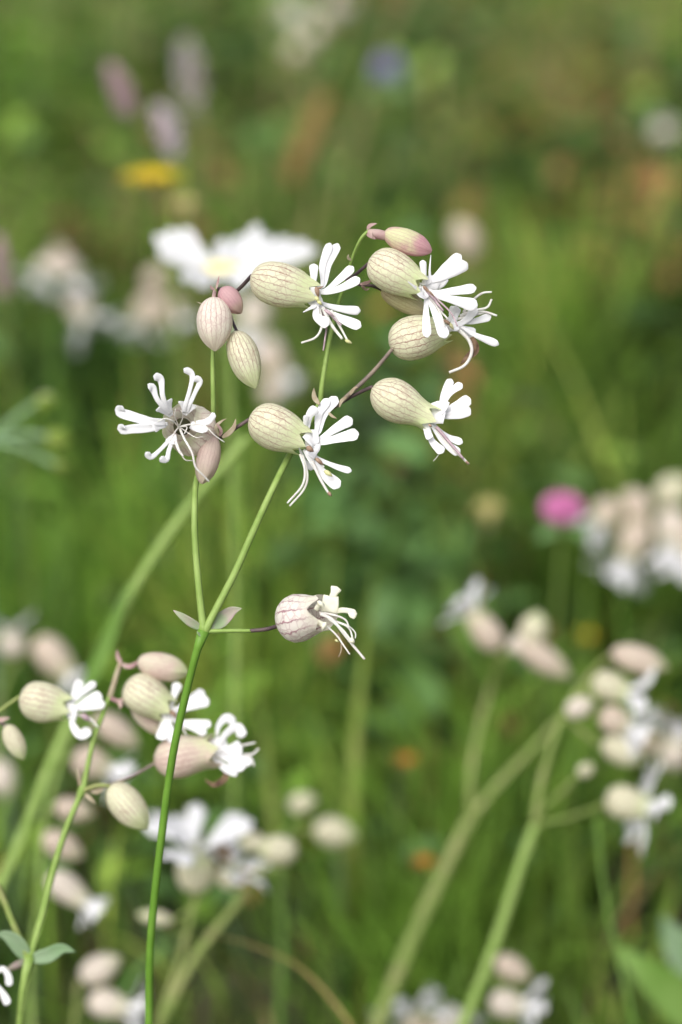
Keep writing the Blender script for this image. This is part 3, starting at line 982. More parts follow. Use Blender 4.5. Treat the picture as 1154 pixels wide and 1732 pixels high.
for pts, w, mt in (
        [[(52, 1622), (80, 1616, -10), (105, 1604, -14), (128, 1610, -12)], 26, 'leaf_grey'],
        [[(46, 1622), (30, 1596, -10), (12, 1582, -14), (-8, 1580, -12)], 30, 'leaf_grey'],
        [[(50, 1624), (30, 1630, -14), (10, 1640, -20)], 12, 'bract_green'],
        [[(206, 1124), (200, 1112), (198, 1099)], 8, 'bract_pink'], [[(206, 1124), (218, 1128, -6), (230, 1127, -8)], 8, 'bract_pink'],
        [[(200, 1186), (204, 1192, -6), (202, 1200, -8)], 8, 'bract_pink'], [[(138, 1338), (134, 1318, -6), (128, 1296, -8)], 6, 'bract_tan'],
        [[(142, 1342), (152, 1350, -6), (162, 1360, -8)], 7, 'bract_tan'], [[(150, 1336), (166, 1338, -10), (180, 1330, -12)], 10, 'bract_tan'],
        [[(-10, 1218), (4, 1217, -6), (17, 1214, -8)], 9, 'bract_pink']):
    add_leaf(second, pts, w, D2, mt, 'bract' if w < 20 else 'leaf', roll=random.uniform(-0.5, 0.5))
SJ = dict(base=(33, 1179, 0), mouth=(112, 1196, 0), r=34, petals=[
    [([(120, 1186), (128, 1168), (138, 1150)], 14, 10), ([(124, 1188), (142, 1170), (162, 1154)], 13, 6)],
    [([(128, 1196), (150, 1184), (173, 1177)], 18, -6), ([(128, 1200), (154, 1195), (178, 1190)], 15, -12)],
    [([(120, 1208), (124, 1228), (137, 1243), (153, 1233)], 17, -16)], [([(118, 1200), (124, 1206), (130, 1208)], 24, -14, 'flap')]],
    anthers=[(146, 1214, 8, 6, 10, -6, 'filament_purple')], threads=[([(126, 1208), (150, 1214), (166, 1230)], 5, -10)])
SM = dict(base=(213, 1155, 0), mouth=(283, 1200, -6), r=35, petals=[
    [([(290, 1194), (294, 1178), (301, 1154)], 15, 4)], [([(300, 1198), (322, 1184), (346, 1169)], 17, 6), ([(302, 1202), (326, 1194), (354, 1183)], 18, 0)],
    [([(306, 1220), (330, 1222), (358, 1226)], 13, -6), ([(302, 1224), (324, 1230), (350, 1240)], 13, -10)],
    [([(278, 1214), (276, 1232), (273, 1252)], 18, -18), ([(284, 1214), (288, 1232), (293, 1256)], 16, -18)], [([(286, 1206), (292, 1208), (300, 1210)], 26, -10, 'flap')]],
    anthers=[(294, 1208, 6, 6, 8, -22, 'anther_brown')], threads=[([(290, 1206), (306, 1226), (316, 1244)], 4, -20)])
SO = dict(base=(261, 1288, 6), mouth=(362, 1270, 0), r=36, prof='wide', mat='calyx_rose', petals=[
    [([(366, 1250), (370, 1228), (384, 1214), (397, 1224)], 14, 6)], [([(374, 1258), (382, 1242), (402, 1230), (411, 1248)], 18, -10)],
    [([(368, 1268), (392, 1268), (410, 1264)], 22, -14), ([(370, 1276), (392, 1284), (416, 1298)], 24, -16)],
    [([(366, 1286), (384, 1300), (404, 1304)], 20, -10)], [([(372, 1264), (400, 1280), (426, 1292)], 14, -20)], [([(366, 1262), (376, 1258), (384, 1256)], 26, 0, 'flap')]],
    threads=[([(396, 1266), (414, 1260), (432, 1256)], 5, -8), ([(400, 1276), (426, 1276), (438, 1266)], 6, -10), ([(404, 1284), (424, 1282), (430, 1296)], 6, -14)],
    withered=[([(380, 1298, 0), (382, 1316, 0), (362, 1328, 0), (346, 1318, 0)], 12)])
for F_ in (SJ, SM, SO):
    traced_flower(second, F_, D2)
SP = dict(base=(-60, 1650, 0), mouth=(-14, 1662, 0), r=34, petals=[[([(-8, 1650), (4, 1638), (14, 1650), (16, 1668)], 12, -8), ([(-8, 1664), (4, 1680), (14, 1700)], 14, -12)]], mat='calyx_cream')
stem_part(second, [(44, 1632), (10, 1640), (-30, 1630), (-60, 1650)], 3.2, 2.6, 'pedicel_brown', name='pedicel', d=D2)
traced_flower(second, SP, D2)

# ------------------------------------------------------------------ blurred campions: shared meshes
LOW = {}
for i in range(3):
    for prof, mt in (('open', 'calyx_cream'), ('open', 'calyx_rose'), ('round', 'calyx_pale'), ('round', 'calyx_cream'), ('open', 'calyx_pale'), ('bud', 'calyx_cream'), ('bud', 'calyx_rose'), ('bud', 'calyx_pale')):
        v, f, u = calyx_data(prof, 1.0, 1.0, 20, 12, seed=i)
        LOW[(prof, mt, i)] = mesh('calyx', v, f, mt, u)
PET = []
for i in range(4):
    rr = random.Random(i + 50)
    lobes = []
    for sg in (-1, 1):
        a = sg * rr.uniform(0.10, 0.22)
        bend = rr.uniform(-0.15, 0.25)
        pts = [(0.0, 0.0, 0.0), (0.45 * math.cos(a), 0.45 * math.sin(a), 0.05), (math.cos(a * 1.3), math.sin(a * 1.3), -bend)]
        path = crom(pts, 8)
        hw = [0.19 * wprof('spat', k / 7) for k in range(8)]
        lobes.append(sweep(path, hw, [0.012] * 8, Vector((0, 0, 1)), roll=rr.uniform(-0.3, 0.3), k=6, cup=0.15))
    v, f = merge(*lobes)
    PET.append(mesh('petal', v, f, 'petal_white'))


def soft_calyx(parent, base, tip, rad, prof, mat, rr, name):
    key = (prof, mat, rr.randrange(3))
    if key not in LOW:
        key = (prof, 'calyx_cream', key[2])
    o = link(name, LOW[key], parent)
    M = axis_matrix(base - world_of(parent), tip - world_of(parent), rr.uniform(0, 6))
    L = (tip - base).length
    M = M @ Matrix.Diagonal((rad, rad, L, 1))
    o.matrix_local = M
    return o


def soft_flower(plant, b, m_, r, d, mat='calyx_cream', petal=70, spread=0.9, prof='open', seed=0):
    """Blurred flower: bladder with five split petals round its mouth."""
    rr = random.Random(seed + int(b[0] * 7 + b[1]))
    s = scale_at(d)
    base, mouth = P(b[0], b[1], d), P(m_[0], m_[1], d - (m_[2] if len(m_) > 2 else 0) * s)
    fl = holder('flower', plant, base)
    soft_calyx(fl, base, mouth, r * s * 0.92, prof, mat, rr, 'calyx')
    ax = (mouth - base).normalized()
    A = axis_matrix(mouth - world_of(fl), mouth - world_of(fl) + ax, rr.uniform(0, 1.2))
    for k in range(5):
        o = link('petal', PET[rr.randrange(4)], fl)
        az = k * 2 * math.pi / 5 + rr.uniform(-0.2, 0.2)
        tilt = spread + rr.uniform(-0.25, 0.25)            # 0 along the axis, pi/2 flat
        X = Matrix.Rotation(az, 4, 'Z') @ Matrix.Translation((r * s * 0.35, 0, -r * s * 0.2)) @ Matrix.Rotation(-(math.pi / 2 - tilt), 4, 'Y')
        o.matrix_local = A @ X @ Matrix.Scale(petal * s * rr.uniform(0.95, 1.2), 4)
    return fl


def soft_bud(plant, b, t, r, d, mat='calyx_rose', seed=0):
    rr = random.Random(seed + int(b[0] * 7 + b[1]))
    s = scale_at(d)
    return soft_calyx(plant, P(b[0], b[1], d), P(t[0], t[1], d), r * s * 0.9, 'bud', mat, rr, 'bud')


def campion(label, d, stems, flowers=(), buds=(), stem_mat='stem_olive', foot=None, foot_shift=(0.0, 0.03), leaves=()):
    """stems: list of (points, r0, r1); the first begins at the ground below its first point."""
    first = [p for p in stems[0][0] if P(p[0], p[1], d).z > 0.012]      # nothing below the soil
    stems = [(first,) + tuple(stems[0][1:])] + list(stems[1:])
    p0 = first[0]
    q = P(p0[0], p0[1], d)
    rt = Vector((q.x + foot_shift[0], q.y + foot_shift[1], -0.004))
    th = thing('bladder_campion', label, 'wildflower', rt, 'bladder campions in the meadow')
    for i, st in enumerate(stems):
        pts, r0, r1 = st[0], st[1], st[2]
        mt = st[3] if len(st) > 3 else stem_mat
        if i == 0:
            mid = rt.lerp(q, 0.5) + Vector((0, -0.008, 0))
            stem_part(th, [rt, mid] + list(pts), r0, r1, mt, d=d, world=True, n=10 + 6 * len(pts))
        else:
            stem_part(th, pts, r0, r1, mt, d=d, name='stem' if r0 > 4 else 'pedicel')
    for fl in flowers:
        soft_flower(th, fl[0], fl[1], fl[2], d, **(fl[3] if len(fl) > 3 else {}))
    for bd in buds:
        soft_bud(th, bd[0], bd[1], bd[2], d, **(bd[3] if len(bd) > 3 else {}))
    for lf in leaves:
        add_leaf(th, lf[0], lf[1], d, lf[2] if len(lf) > 2 else 'leaf_grey')
    return th


rose, pale, cream = dict(mat='calyx_rose'), dict(mat='calyx_pale'), dict(mat='calyx_cream')
campion('blurred bladder campion with a ladder of pink bladders behind the low cream one', 0.20,
        [([(60, 1800), (52, 1640), (66, 1520), (74, 1400), (100, 1300), (130, 1220)], 6, 4), ([(66, 1500), (72, 1492), (82, 1485)], 3, 2.5), ([(70, 1430), (74, 1424), (78, 1418)], 3, 2.5),
         ([(82, 1370), (88, 1366), (94, 1364)], 3, 2.5), ([(104, 1290), (112, 1282), (122, 1280)], 3, 2.5), ([(130, 1222), (146, 1218), (160, 1214)], 3, 2.5)],
        [((124, 1278), (182, 1302), 30, dict(mat='calyx_rose', petal=46, spread=0.55)), ((82, 1480), (142, 1525), 26, dict(mat='calyx_pale', petal=42, spread=0.5))],
        [((160, 1212), (236, 1262), 26, rose), ((92, 1362), (160, 1378), 23, rose), ((72, 1412), (142, 1450), 25, rose)], 'stem_green')
campion('blurred bladder campion of two pale bladders at the foot of the leafy joint', 0.22,
        [([(120, 1790), (128, 1720), (132, 1660)], 5, 4), ([(130, 1676), (134, 1666), (140, 1660)], 3, 2.5), ([(128, 1712), (140, 1704), (150, 1698)], 3, 2.5)],
        [((150, 1690), (212, 1706), 27, dict(mat='calyx_pale', petal=50, spread=0.8))], [((136, 1656), (204, 1620), 27, pale)])
campion('very blurred bladder campion with white petals above a leaning thick green stalk', 0.32,
        [([(-30, 1640), (-20, 1400), (-4, 1200), (20, 1130), (40, 1092)], 5, 3.5), ([(20, 1130), (34, 1110), (52, 1094)], 3, 2.5), ([(-8, 1250), (-6, 1270), (-4, 1286)], 3, 2.5)],
        [((22, 1112), (18, 1066), 26, dict(mat='calyx_pale', petal=42, spread=0.9)), ((62, 1080), (116, 1140), 29, dict(mat='calyx_rose', petal=42, spread=0.6))],
        [((-6, 1286), (14, 1350), 26, pale)])
campion('blurred bladder campion with a round bladder below big white petals near the main stem', 0.20,
        [([(270, 1740), (300, 1640), (332, 1520), (340, 1496)], 7, 5, 'stem_olive'), ([(272, 1732), (330, 1620), (400, 1530), (440, 1470)], 9, 6, 'stem_olive'), ([(440, 1480), (480, 1462), (503, 1442)], 3, 3), ([(440, 1480), (446, 1462), (450, 1432)], 3, 3), ([(332, 1524), (316, 1542), (290, 1558)], 3, 2.5)],
        [((330, 1506), (334, 1438, 30), 36, dict(mat='calyx_cream', petal=84, spread=1.0, prof='round')), ((380, 1500), (398, 1468, 10), 24, dict(mat='calyx_cream', petal=60, spread=1.1))],
        [((504, 1440), (434, 1436), 28, cream), ((450, 1430), (400, 1418), 20, cream), ((292, 1558), (232, 1546), 13, cream)])
campion('blurred pair of small cream bladders standing clear of the white petals below', 0.28,
        [([(470, 1780), (478, 1600), (474, 1450), (500, 1380)], 8, 5, 'blade_green'), ([(476, 1480), (500, 1410), (530, 1404)], 3, 2.5)],
        [], [((530, 1402), (604, 1414), 28, cream), ((488, 1366), (536, 1350), 20, cream)])
campion('blurred bladder campion on a thick forked pale stalk with white petals and a pink bladder', 0.26,
        [([(610, 1800), (640, 1732), (690, 1605), (755, 1465), (795, 1385)], 13, 11, 'stem_olive'), ([(795, 1385), (799, 1290), (826, 1175, 0.02), (852, 1108, 0.0)], 7, 4), ([(795, 1385), (840, 1330), (900, 1268), (962, 1200)], 9, 4),
         ([(850, 1110), (846, 1104), (842, 1096)], 4, 3), ([(850, 1110), (864, 1098), (880, 1088)], 4, 3), ([(862, 1100), (884, 1090), (894, 1080)], 3, 3)],
        [((846, 1098), (796, 1036), 27, dict(mat='calyx_rose', petal=50, spread=1.0))],
        [((874, 1084), (966, 1146), 25, rose), ((894, 1092), (912, 1034), 27, cream), ((862, 1104), (892, 1072), 16, pale)])
campion('blurred bladder campion with a column of flowers on a curved green stalk', 0.20,
        [([(740, 1850), (785, 1732), (840, 1590), (882, 1460), (905, 1395)], 10.5, 9, 'stem_green'), ([(905, 1395), (914, 1330), (940, 1240), (968, 1180), (1000, 1140)], 7, 4), ([(905, 1395), (970, 1380), (1028, 1358)], 3, 2.5), ([(915, 1370), (955, 1335), (984, 1304)], 3, 2),
         ([(968, 1185), (1000, 1166), (1010, 1156)], 3, 2.5), ([(1000, 1140), (1020, 1118), (1040, 1104)], 3, 2.5), ([(960, 1200), (1000, 1210), (1020, 1210)], 3, 2.5), ([(955, 1215), (1000, 1250), (1020, 1260)], 3, 2.5)],
        [((1002, 1150), (1060, 1172), 27, dict(petal=58, spread=0.9)), ((1016, 1206), (1060, 1230), 25, dict(mat='calyx_rose', petal=56, spread=0.9)), ((1024, 1350), (1092, 1366), 31, dict(petal=66, spread=1.25))],
        [((1034, 1102), (1130, 1130), 26, rose), ((1018, 1256), (1088, 1288), 25, cream), ((978, 1310), (1004, 1294), 13, cream), ((956, 1206), (1004, 1186), 20, pale)])
campion('blurred bladder campion at the foot of the curved stalk, one bud above a white flower', 0.24,
        [([(880, 1840), (872, 1760), (846, 1690), (842, 1650)], 5, 3.5)], [((828, 1692), (884, 1704), 26, dict(mat='calyx_pale', petal=58, spread=1.0))], [((838, 1622), (898, 1656), 23, rose)])
campion('very blurred drooping bladder campion with pink bladders beside the pink clover', 0.42,
        [([(1090, 1800), (1070, 1300), (1050, 1000), (1066, 850)], 3.5, 2.5, 'stem_deep'), ([(1066, 860), (1090, 880), (1086, 900)], 3, 3), ([(1066, 850), (1050, 836), (1044, 846)], 3, 3)],
        [((1086, 880), (1060, 946), 30, dict(mat='calyx_rose', petal=56, spread=0.6)), ((1044, 850), (1012, 884), 28, dict(mat='calyx_rose', petal=44, spread=0.7))],
        [((1060, 830), (1098, 886), 26, rose)])
campion('very blurred bladder campion with cream bladders hanging outermost past the pink clover', 0.42,
        [([(1200, 1800), (1190, 1300), (1176, 1000), (1164, 830)], 3.5, 2.5, 'stem_deep'), ([(1164, 832), (1150, 822), (1140, 826)], 3, 3)],
        [((1138, 860), (1134, 920), 28, dict(mat='calyx_pale', petal=56, spread=0.6)), ((1180, 880), (1168, 940), 28, dict(mat='calyx_rose', petal=56, spread=0.6))],
        [((1110, 846), (1168, 812), 28, cream)])
campion('far blurred bladder campion of pinkish white blooms standing apart from the daisy', 0.54,
        [([(100, 1100), (96, 800), (92, 560), (88, 480)], 3, 2, 'stem_deep'), ([(90, 500), (110, 480), (122, 470)], 3, 3)],
        [((92, 440), (72, 470), 24, dict(mat='calyx_pale', petal=48, spread=1.0)), ((108, 440), (124, 480), 26, dict(mat='calyx_pale', petal=50, spread=1.0)), ((124, 500), (148, 540), 26, dict(mat='calyx_pale', petal=54, spread=1.0))],
        [((106, 452), (96, 408), 20, rose)])
campion('far blurred bladder campion of dull pale bladders just under the daisy', 0.60,
        [([(290, 1150), (284, 800), (276, 560), (268, 490)], 3, 2, 'stem_deep'), ([(274, 520), (246, 534), (240, 540)], 3, 3)],
        [((262, 500), (240, 550), 28, dict(mat='calyx_rose', petal=42, spread=0.7)), ((276, 510), (300, 540), 28, dict(mat='calyx_rose', petal=36, spread=0.6))],
        [((260, 494), (268, 450), 24, rose)])
campion('far blurred pale campion glimpsed behind the hanging sharp buds', 0.56,
        [([(410, 1160), (414, 900), (424, 680), (434, 540)], 3, 2, 'stem_deep'), ([(430, 620), (452, 640), (460, 650)], 3, 3)],
        [((436, 500), (424, 560), 30, dict(mat='calyx_pale', petal=44, spread=0.5)), ((440, 590), (478, 636), 30, dict(mat='calyx_rose', petal=40, spread=0.5))],
        [((452, 640), (470, 694), 24, rose), ((462, 570), (446, 620), 26, pale)])
campion('lone far pink bladder campion beyond the topmost sharp bud', 0.60,
        [([(800, 900), (796, 600), (790, 440)], 3.5, 2.5)], [], [((800, 430), (770, 372), 26, rose), ((780, 436), (808, 396), 20, rose)])
campion('tiny far white campion high in the empty green beyond the flowers', 0.9,
        [([(1126, 600), (1124, 400), (1120, 240)], 3, 2)], [((1110, 234), (1122, 214), 18, dict(mat='calyx_pale', petal=26, spread=0.9))], [((1124, 238), (1136, 206), 15, pale)])
campion('cluster of far white campion blooms highest on the meadow', 1.1,
        [([(520, 500), (530, 300), (528, 100)], 3, 2), ([(529, 110), (510, 92), (500, 84)], 2.5, 2), ([(528, 100), (548, 60), (560, 40)], 2.5, 2)],
        [((556, 30), (570, 10), 20, dict(mat='calyx_pale', petal=32, spread=0.9)), ((510, 40), (494, 20), 18, dict(mat='calyx_pale', petal=28, spread=0.9))], [((500, 104), (506, 66), 20, rose), ((530, 70), (536, 36), 18, pale)])

campion('very blurred pale campion lying lowest between the two thick stalks', 0.27,
        [([(756, 1780), (744, 1766)], 3, 2, 'stem_deep'), ([(752, 1800), (720, 1770), (706, 1760)], 3, 2.5)],
        [((744, 1764), (766, 1712), 30, dict(mat='calyx_pale', petal=60, spread=1.1)), ((706, 1760), (694, 1716), 28, dict(mat='calyx_rose', petal=56, spread=1.0))])
campion('very blurred greyish campion half hidden beyond the column of flowers', 0.36,
        [([(1142, 1420), (1138, 1360), (1134, 1300)], 3, 2, 'stem_deep'), ([(1138, 1330), (1110, 1290), (1100, 1270)], 3, 2.5)],
        [((1134, 1300), (1146, 1250), 26, dict(mat='calyx_pale', petal=50, spread=1.0)), ((1100, 1272), (1086, 1240), 22, dict(mat='calyx_rose', petal=44, spread=1.0))])

# ------------------------------------------------------------------ other flowers
# daisy seen from the side
DD = 0.23
dc = P(374, 452, DD)
drt = Vector((dc.x + 0.02, dc.y + 0.05, -0.004))
daisy = thing('oxeye_daisy', 'large blurred white daisy with upturned petals behind the flowers', 'daisy', drt)
sD = scale_at(DD)
stem_part(daisy, [drt, (405, 1500, 0.03), (398, 1000, 0.02), (392, 700, 0.01), (386, 470)], 5, 4.5, 'stem_green', d=DD, world=True, n=40)
for (x, y, dep, w) in ((262, 398, 0, 22), (284, 388, 30, 22), (310, 386, 60, 22), (352, 434, 100, 18), (376, 404, 110, 22), (408, 398, 110, 22), (438, 379, 90, 22), (458, 398, 70, 22), (490, 402, 50, 22), (520, 408, 20, 22), (538, 420, -10, 22), (306, 472, -60, 22), (336, 486, -90, 22), (374, 476, -120, 20), (412, 486, -90, 22), (446, 470, -70, 22), (268, 424, -30, 20)):
    bx, by = 374 + (x - 374) * 0.14, 458 + (y - 452) * 0.06
    mx, my = 374 + (x - 374) * 0.6, 456 + (y - 452) * 0.45
    v, f = ribbon_px(daisy, [(bx, by, dep * 0.12), (mx, my, dep * 0.6), (x, y, dep)], w, DD, 'strap', 'petal_daisy', 'petal', thick=0.8, cup=0.2, n=10)
    part('petal', daisy, v, f, 'petal_daisy')
pv, pf = [], []
for i in range(7):
    t = i / 6 * math.pi / 2
    for j in range(16):
        a = 2 * math.pi * j / 16
        rr = 34 * sD * math.cos(t) + 1e-5
        pv.append(P(374, 456, DD) + Vector((rr * math.cos(a), rr * math.sin(a), 14 * sD * math.sin(t))))
for i in range(6):
    for j in range(16):
        pf.append((i * 16 + j, i * 16 + (j + 1) % 16, (i + 1) * 16 + (j + 1) % 16, (i + 1) * 16 + j))
pf.append(tuple(range(16))[::-1])
part('disc', daisy, pv, pf, 'yellow_disc')


def composite(name, label, cat, x, y, d, rad, ray_mat, head_mat, foot, nray=16, tilt=0.2, ray_up=0.12, stem_r=4):
    """Flat-topped yellow head in side view: green cup, stem, two ranks of strap rays."""
    s = scale_at(d)
    c = P(x, y, d)
    rt = Vector((c.x + foot, c.y + 0.04, -0.004))
    th = thing(name, label, cat, rt)
    stem_part(th, [rt, rt.lerp(c, 0.5) + Vector((foot * 0.2, 0, 0)), c - Vector((0, 0, 8 * s))], stem_r, stem_r * 0.8, 'stem_olive', d=d, world=True, n=20)
    vv = []
    cup = [(0.0, -0.36), (0.10, -0.34), (0.22, -0.22), (0.26, -0.08), (0.24, 0.02), (0.0, 0.06)]
    for (r_, z) in cup:
        for j in range(12):
            a = 2 * math.pi * j / 12
            vv.append(c + Vector((max(r_, 0.01) * rad * s * math.cos(a), max(r_, 0.01) * rad * s * math.sin(a), z * rad * s)))
    ff = [(i * 12 + j, i * 12 + (j + 1) % 12, (i + 1) * 12 + (j + 1) % 12, (i + 1) * 12 + j) for i in range(len(cup) - 1) for j in range(12)]
    part('bract_cup', th, vv, ff, head_mat)
    for k in range(nray):
        a = 2 * math.pi * (k + 0.3 * (k % 2)) / nray
        ln = rad * s * (1.0 if k % 2 else 0.72)
        dv = Vector((math.cos(a), math.sin(a), 0))
        path = crom([tuple(c + dv * 0.12 * ln), tuple(c + dv * 0.6 * ln + Vector((0, 0, ray_up * ln * (1.6 if k % 2 else 2.4)))), tuple(c + dv * ln + Vector((0, 0, ray_up * ln * (1.2 if k % 2 else 3.0))))], 7)
        hw = [0.13 * rad * s * wprof('strap', i / 6) for i in range(7)]
        v, f = sweep(path, hw, [0.012 * rad * s] * 7, Vector((0, 0, 1)), k=6, cup=0.1)
        part('petal', th, v, f, ray_mat)
    return th


composite('hawkbit', 'blurred bright yellow flower head seen from the side above the daisy', 'wildflower', 258, 306, 0.42, 58, 'yellow_ray', 'bract_tan', 0.02, 20)
composite('hawkbit', 'small faded cream yellow flower head under the bright yellow one', 'wildflower', 312, 356, 0.46, 30, 'yellow_disc', 'bract_pink', 0.03, 14, ray_up=0.3)
composite('hawkbit', 'faded tan flower head low near the pink clover', 'wildflower', 826, 880, 0.50, 30, 'yellow_disc', 'bract_tan', -0.01, 12, ray_up=0.5)
composite('hawkweed', 'tiny orange flower head in the grass beyond the forked stalk', 'wildflower', 686, 1290, 0.34, 24, 'orange_ray', 'bract_tan', 0.0, 12, ray_up=0.2, stem_r=2)
composite('hawkweed', 'small orange flower head deep in the grass below the first orange one', 'wildflower', 716, 1462, 0.30, 24, 'orange_ray', 'bract_tan', 0.0, 12, ray_up=0.2, stem_r=2)
composite('hawkbit', 'dim yellow flower head above the column of campion flowers', 'wildflower', 990, 1080, 0.5, 22, 'yellow_ray', 'bract_tan', 0.0, 12, ray_up=0.2, stem_r=2)


def spike(name, label, cat, pts, d, w, mat, nfl, foot=0.0, flo=14, petal_mat=None):
    """Upright head of many small florets set round a stalk; pts run from its foot to its tip."""
    s = scale_at(d)
    p = [P(q[0], q[1], d) for q in pts]
    rt = Vector((p[0].x + foot, p[0].y + 0.05, -0.004))
    th = thing(name, label, cat, rt)
    stem_part(th, [rt, rt.lerp(p[0], 0.55), p[0], p[-1]], 3.2, 1.6, 'stem_olive', d=d, world=True, n=24)
    path = crom([tuple(q) for q in p], nfl)
    rr = random.Random(int(pts[0][0]))
    for i in range(nfl):
        t = i / (nfl - 1)
        rad = w * 0.5 * s * math.sin(math.pi * (0.12 + 0.82 * t)) ** 0.7
        c = Vector(path[i])
        a = i * 2.4
        dv = Vector((math.cos(a), math.sin(a), rr.uniform(0.2, 0.9))).normalized()
        e = c + dv * rad
        pth = crom([tuple(c + dv * rad * 0.2), tuple(c.lerp(e, 0.6)), tuple(e)], 6)
        hw = [flo * 0.5 * s * q for q in (0.35, 0.7, 0.95, 1.0, 0.7, 0.25)]
        v, f = sweep(pth, hw, [h * 0.8 for h in hw], FWD, k=6)
        part('floret', th, v, f, mat)
    return th


spike('mauve_spike', 'blurred mauve flower spike leaning above the yellow flower', 'wildflower', [(218, 196), (204, 156), (188, 114)], 0.55, 46, 'spike_mauve', 26, -0.01, 20)
spike('mauve_spike', 'blurred paler mauve flower spike nearest the yellow flower', 'wildflower', [(294, 266), (284, 222), (268, 182)], 0.55, 48, 'spike_pale', 26, 0.01, 20)
spike('mauve_spike', 'faint greyish flower spike rising behind the paler mauve spike', 'wildflower', [(326, 190), (320, 120), (314, 70)], 0.8, 52, 'spike_pale', 22, 0.0, 16)
spike('mauve_spike', 'blurred dull mauve spike on the outer side of the pale campion', 'wildflower', [(8, 500), (2, 450), (-2, 405)], 0.40, 36, 'spike_mauve', 24, 0.0, 18)
spike('grass_head', 'faint pale flower spike standing tall beside the mauve spikes', 'grass head', [(340, 230), (330, 170), (334, 120)], 0.9, 30, 'blade_straw', 22, 0.0, 12)


plain_mat('rust', (0.34, 0.17, 0.06), (0.42, 0.26, 0.10), 300, 0.15)
spike('dock_spike', 'faint rusty dock spike slanting up in the meadow beside the violet flower', 'wildflower', [(494, 310), (514, 250), (552, 168)], 0.9, 44, 'rust', 30, 0.0, 18)
spike('dock_spike', 'faint short rusty spike close beside the faded tan flower head', 'wildflower', [(764, 950), (768, 900), (778, 850)], 0.7, 30, 'rust', 24, 0.0, 14)


def globe_head(name, label, x, y, d, rw, rh, mat, nfl, foot=0.0):
    """Round head of many florets pointing outwards on a stalk, with a leaf pair below."""
    s = scale_at(d)
    c = P(x, y, d)
    rt = Vector((c.x + foot, c.y + 0.04, -0.004))
    th = thing(name, label, 'wildflower', rt)
    stem_part(th, [rt, rt.lerp(c, 0.5), c - Vector((0, 0, rh * s * 0.6))], 4, 3, 'stem_green', d=d, world=True, n=18)
    for i in range(nfl):
        z = 1 - 1.85 * (i + 0.5) / nfl
        a = i * 2.39996
        q = math.sqrt(max(0, 1 - z * z))
        dv = Vector((q * math.cos(a) * rw, q * math.sin(a) * rw, z * rh)) * s
        pth = crom([tuple(c + dv * 0.25), tuple(c + dv * 0.7), tuple(c + dv)], 5)
        hw = [rw * 0.20 * s * h for h in (0.4, 0.7, 1.0, 0.9, 0.3)]
        v, f = sweep(pth, hw, [h * 0.7 for h in hw], FWD, k=6)
        part('floret', th, v, f, mat)
    for sg in (-1, 1):
        add_leaf(th, [(x + sg * 6, y + rh + 4), (x + sg * 26, y + rh + 10, -10), (x + sg * 44, y + rh + 26, -14)], 22, d, 'leaf_green')
    return th


globe_head('red_clover', 'blurred bright pink round clover head beside drooping pink bladders', 952, 860, 0.36, 38, 29, 'clover_pink', 54)
globe_head('violet_flower', 'small blurred violet blue flower head high on the meadow', 656, 116, 1.0, 26, 22, 'bell_violet', 40)

# budding green weed at the edge
DW = 0.27
wq = P(-40, 760, DW)
wrt = Vector((wq.x, wq.y + 0.04, -0.004))
weed = thing('budding_weed', 'blurred green weed with round green buds reaching in from the side', 'wildflower', wrt)
stem_part(weed, [wrt, wrt.lerp(wq, 0.6), (-40, 760), (-20, 745)], 6, 5, 'leaf_grey', d=DW, world=True, n=24)
stem_part(weed, [(-22, 748), (20, 712), (50, 690), (66, 680)], 7, 5, 'leaf_grey', d=DW, name='branch')
stem_part(weed, [(-22, 746), (20, 738), (60, 736), (86, 742)], 7, 5, 'leaf_grey', d=DW, name='branch')
stem_part(weed, [(-22, 746), (30, 756), (70, 774), (100, 790)], 6, 4, 'leaf_grey', d=DW, name='branch')
soft_bud(weed, (62, 684), (94, 672), 15, DW, 'calyx_cream')
for b_, t_, r_ in (((78, 742), (122, 746), 20), ((60, 686), (96, 676), 14), ((92, 786), (112, 794), 10)):
    v, f, u = calyx_data('bud', 1.0, 1.0, 18, 10, seed=3)
    M = axis_matrix(P(b_[0], b_[1], DW - 0.002), P(t_[0], t_[1], DW - 0.002)) @ Matrix.Diagonal((r_ * scale_at(DW), r_ * scale_at(DW), math.hypot(t_[0] - b_[0], t_[1] - b_[1]) * scale_at(DW), 1))
    part('bud', weed, [M @ q for q in v], f, 'blade_lime')


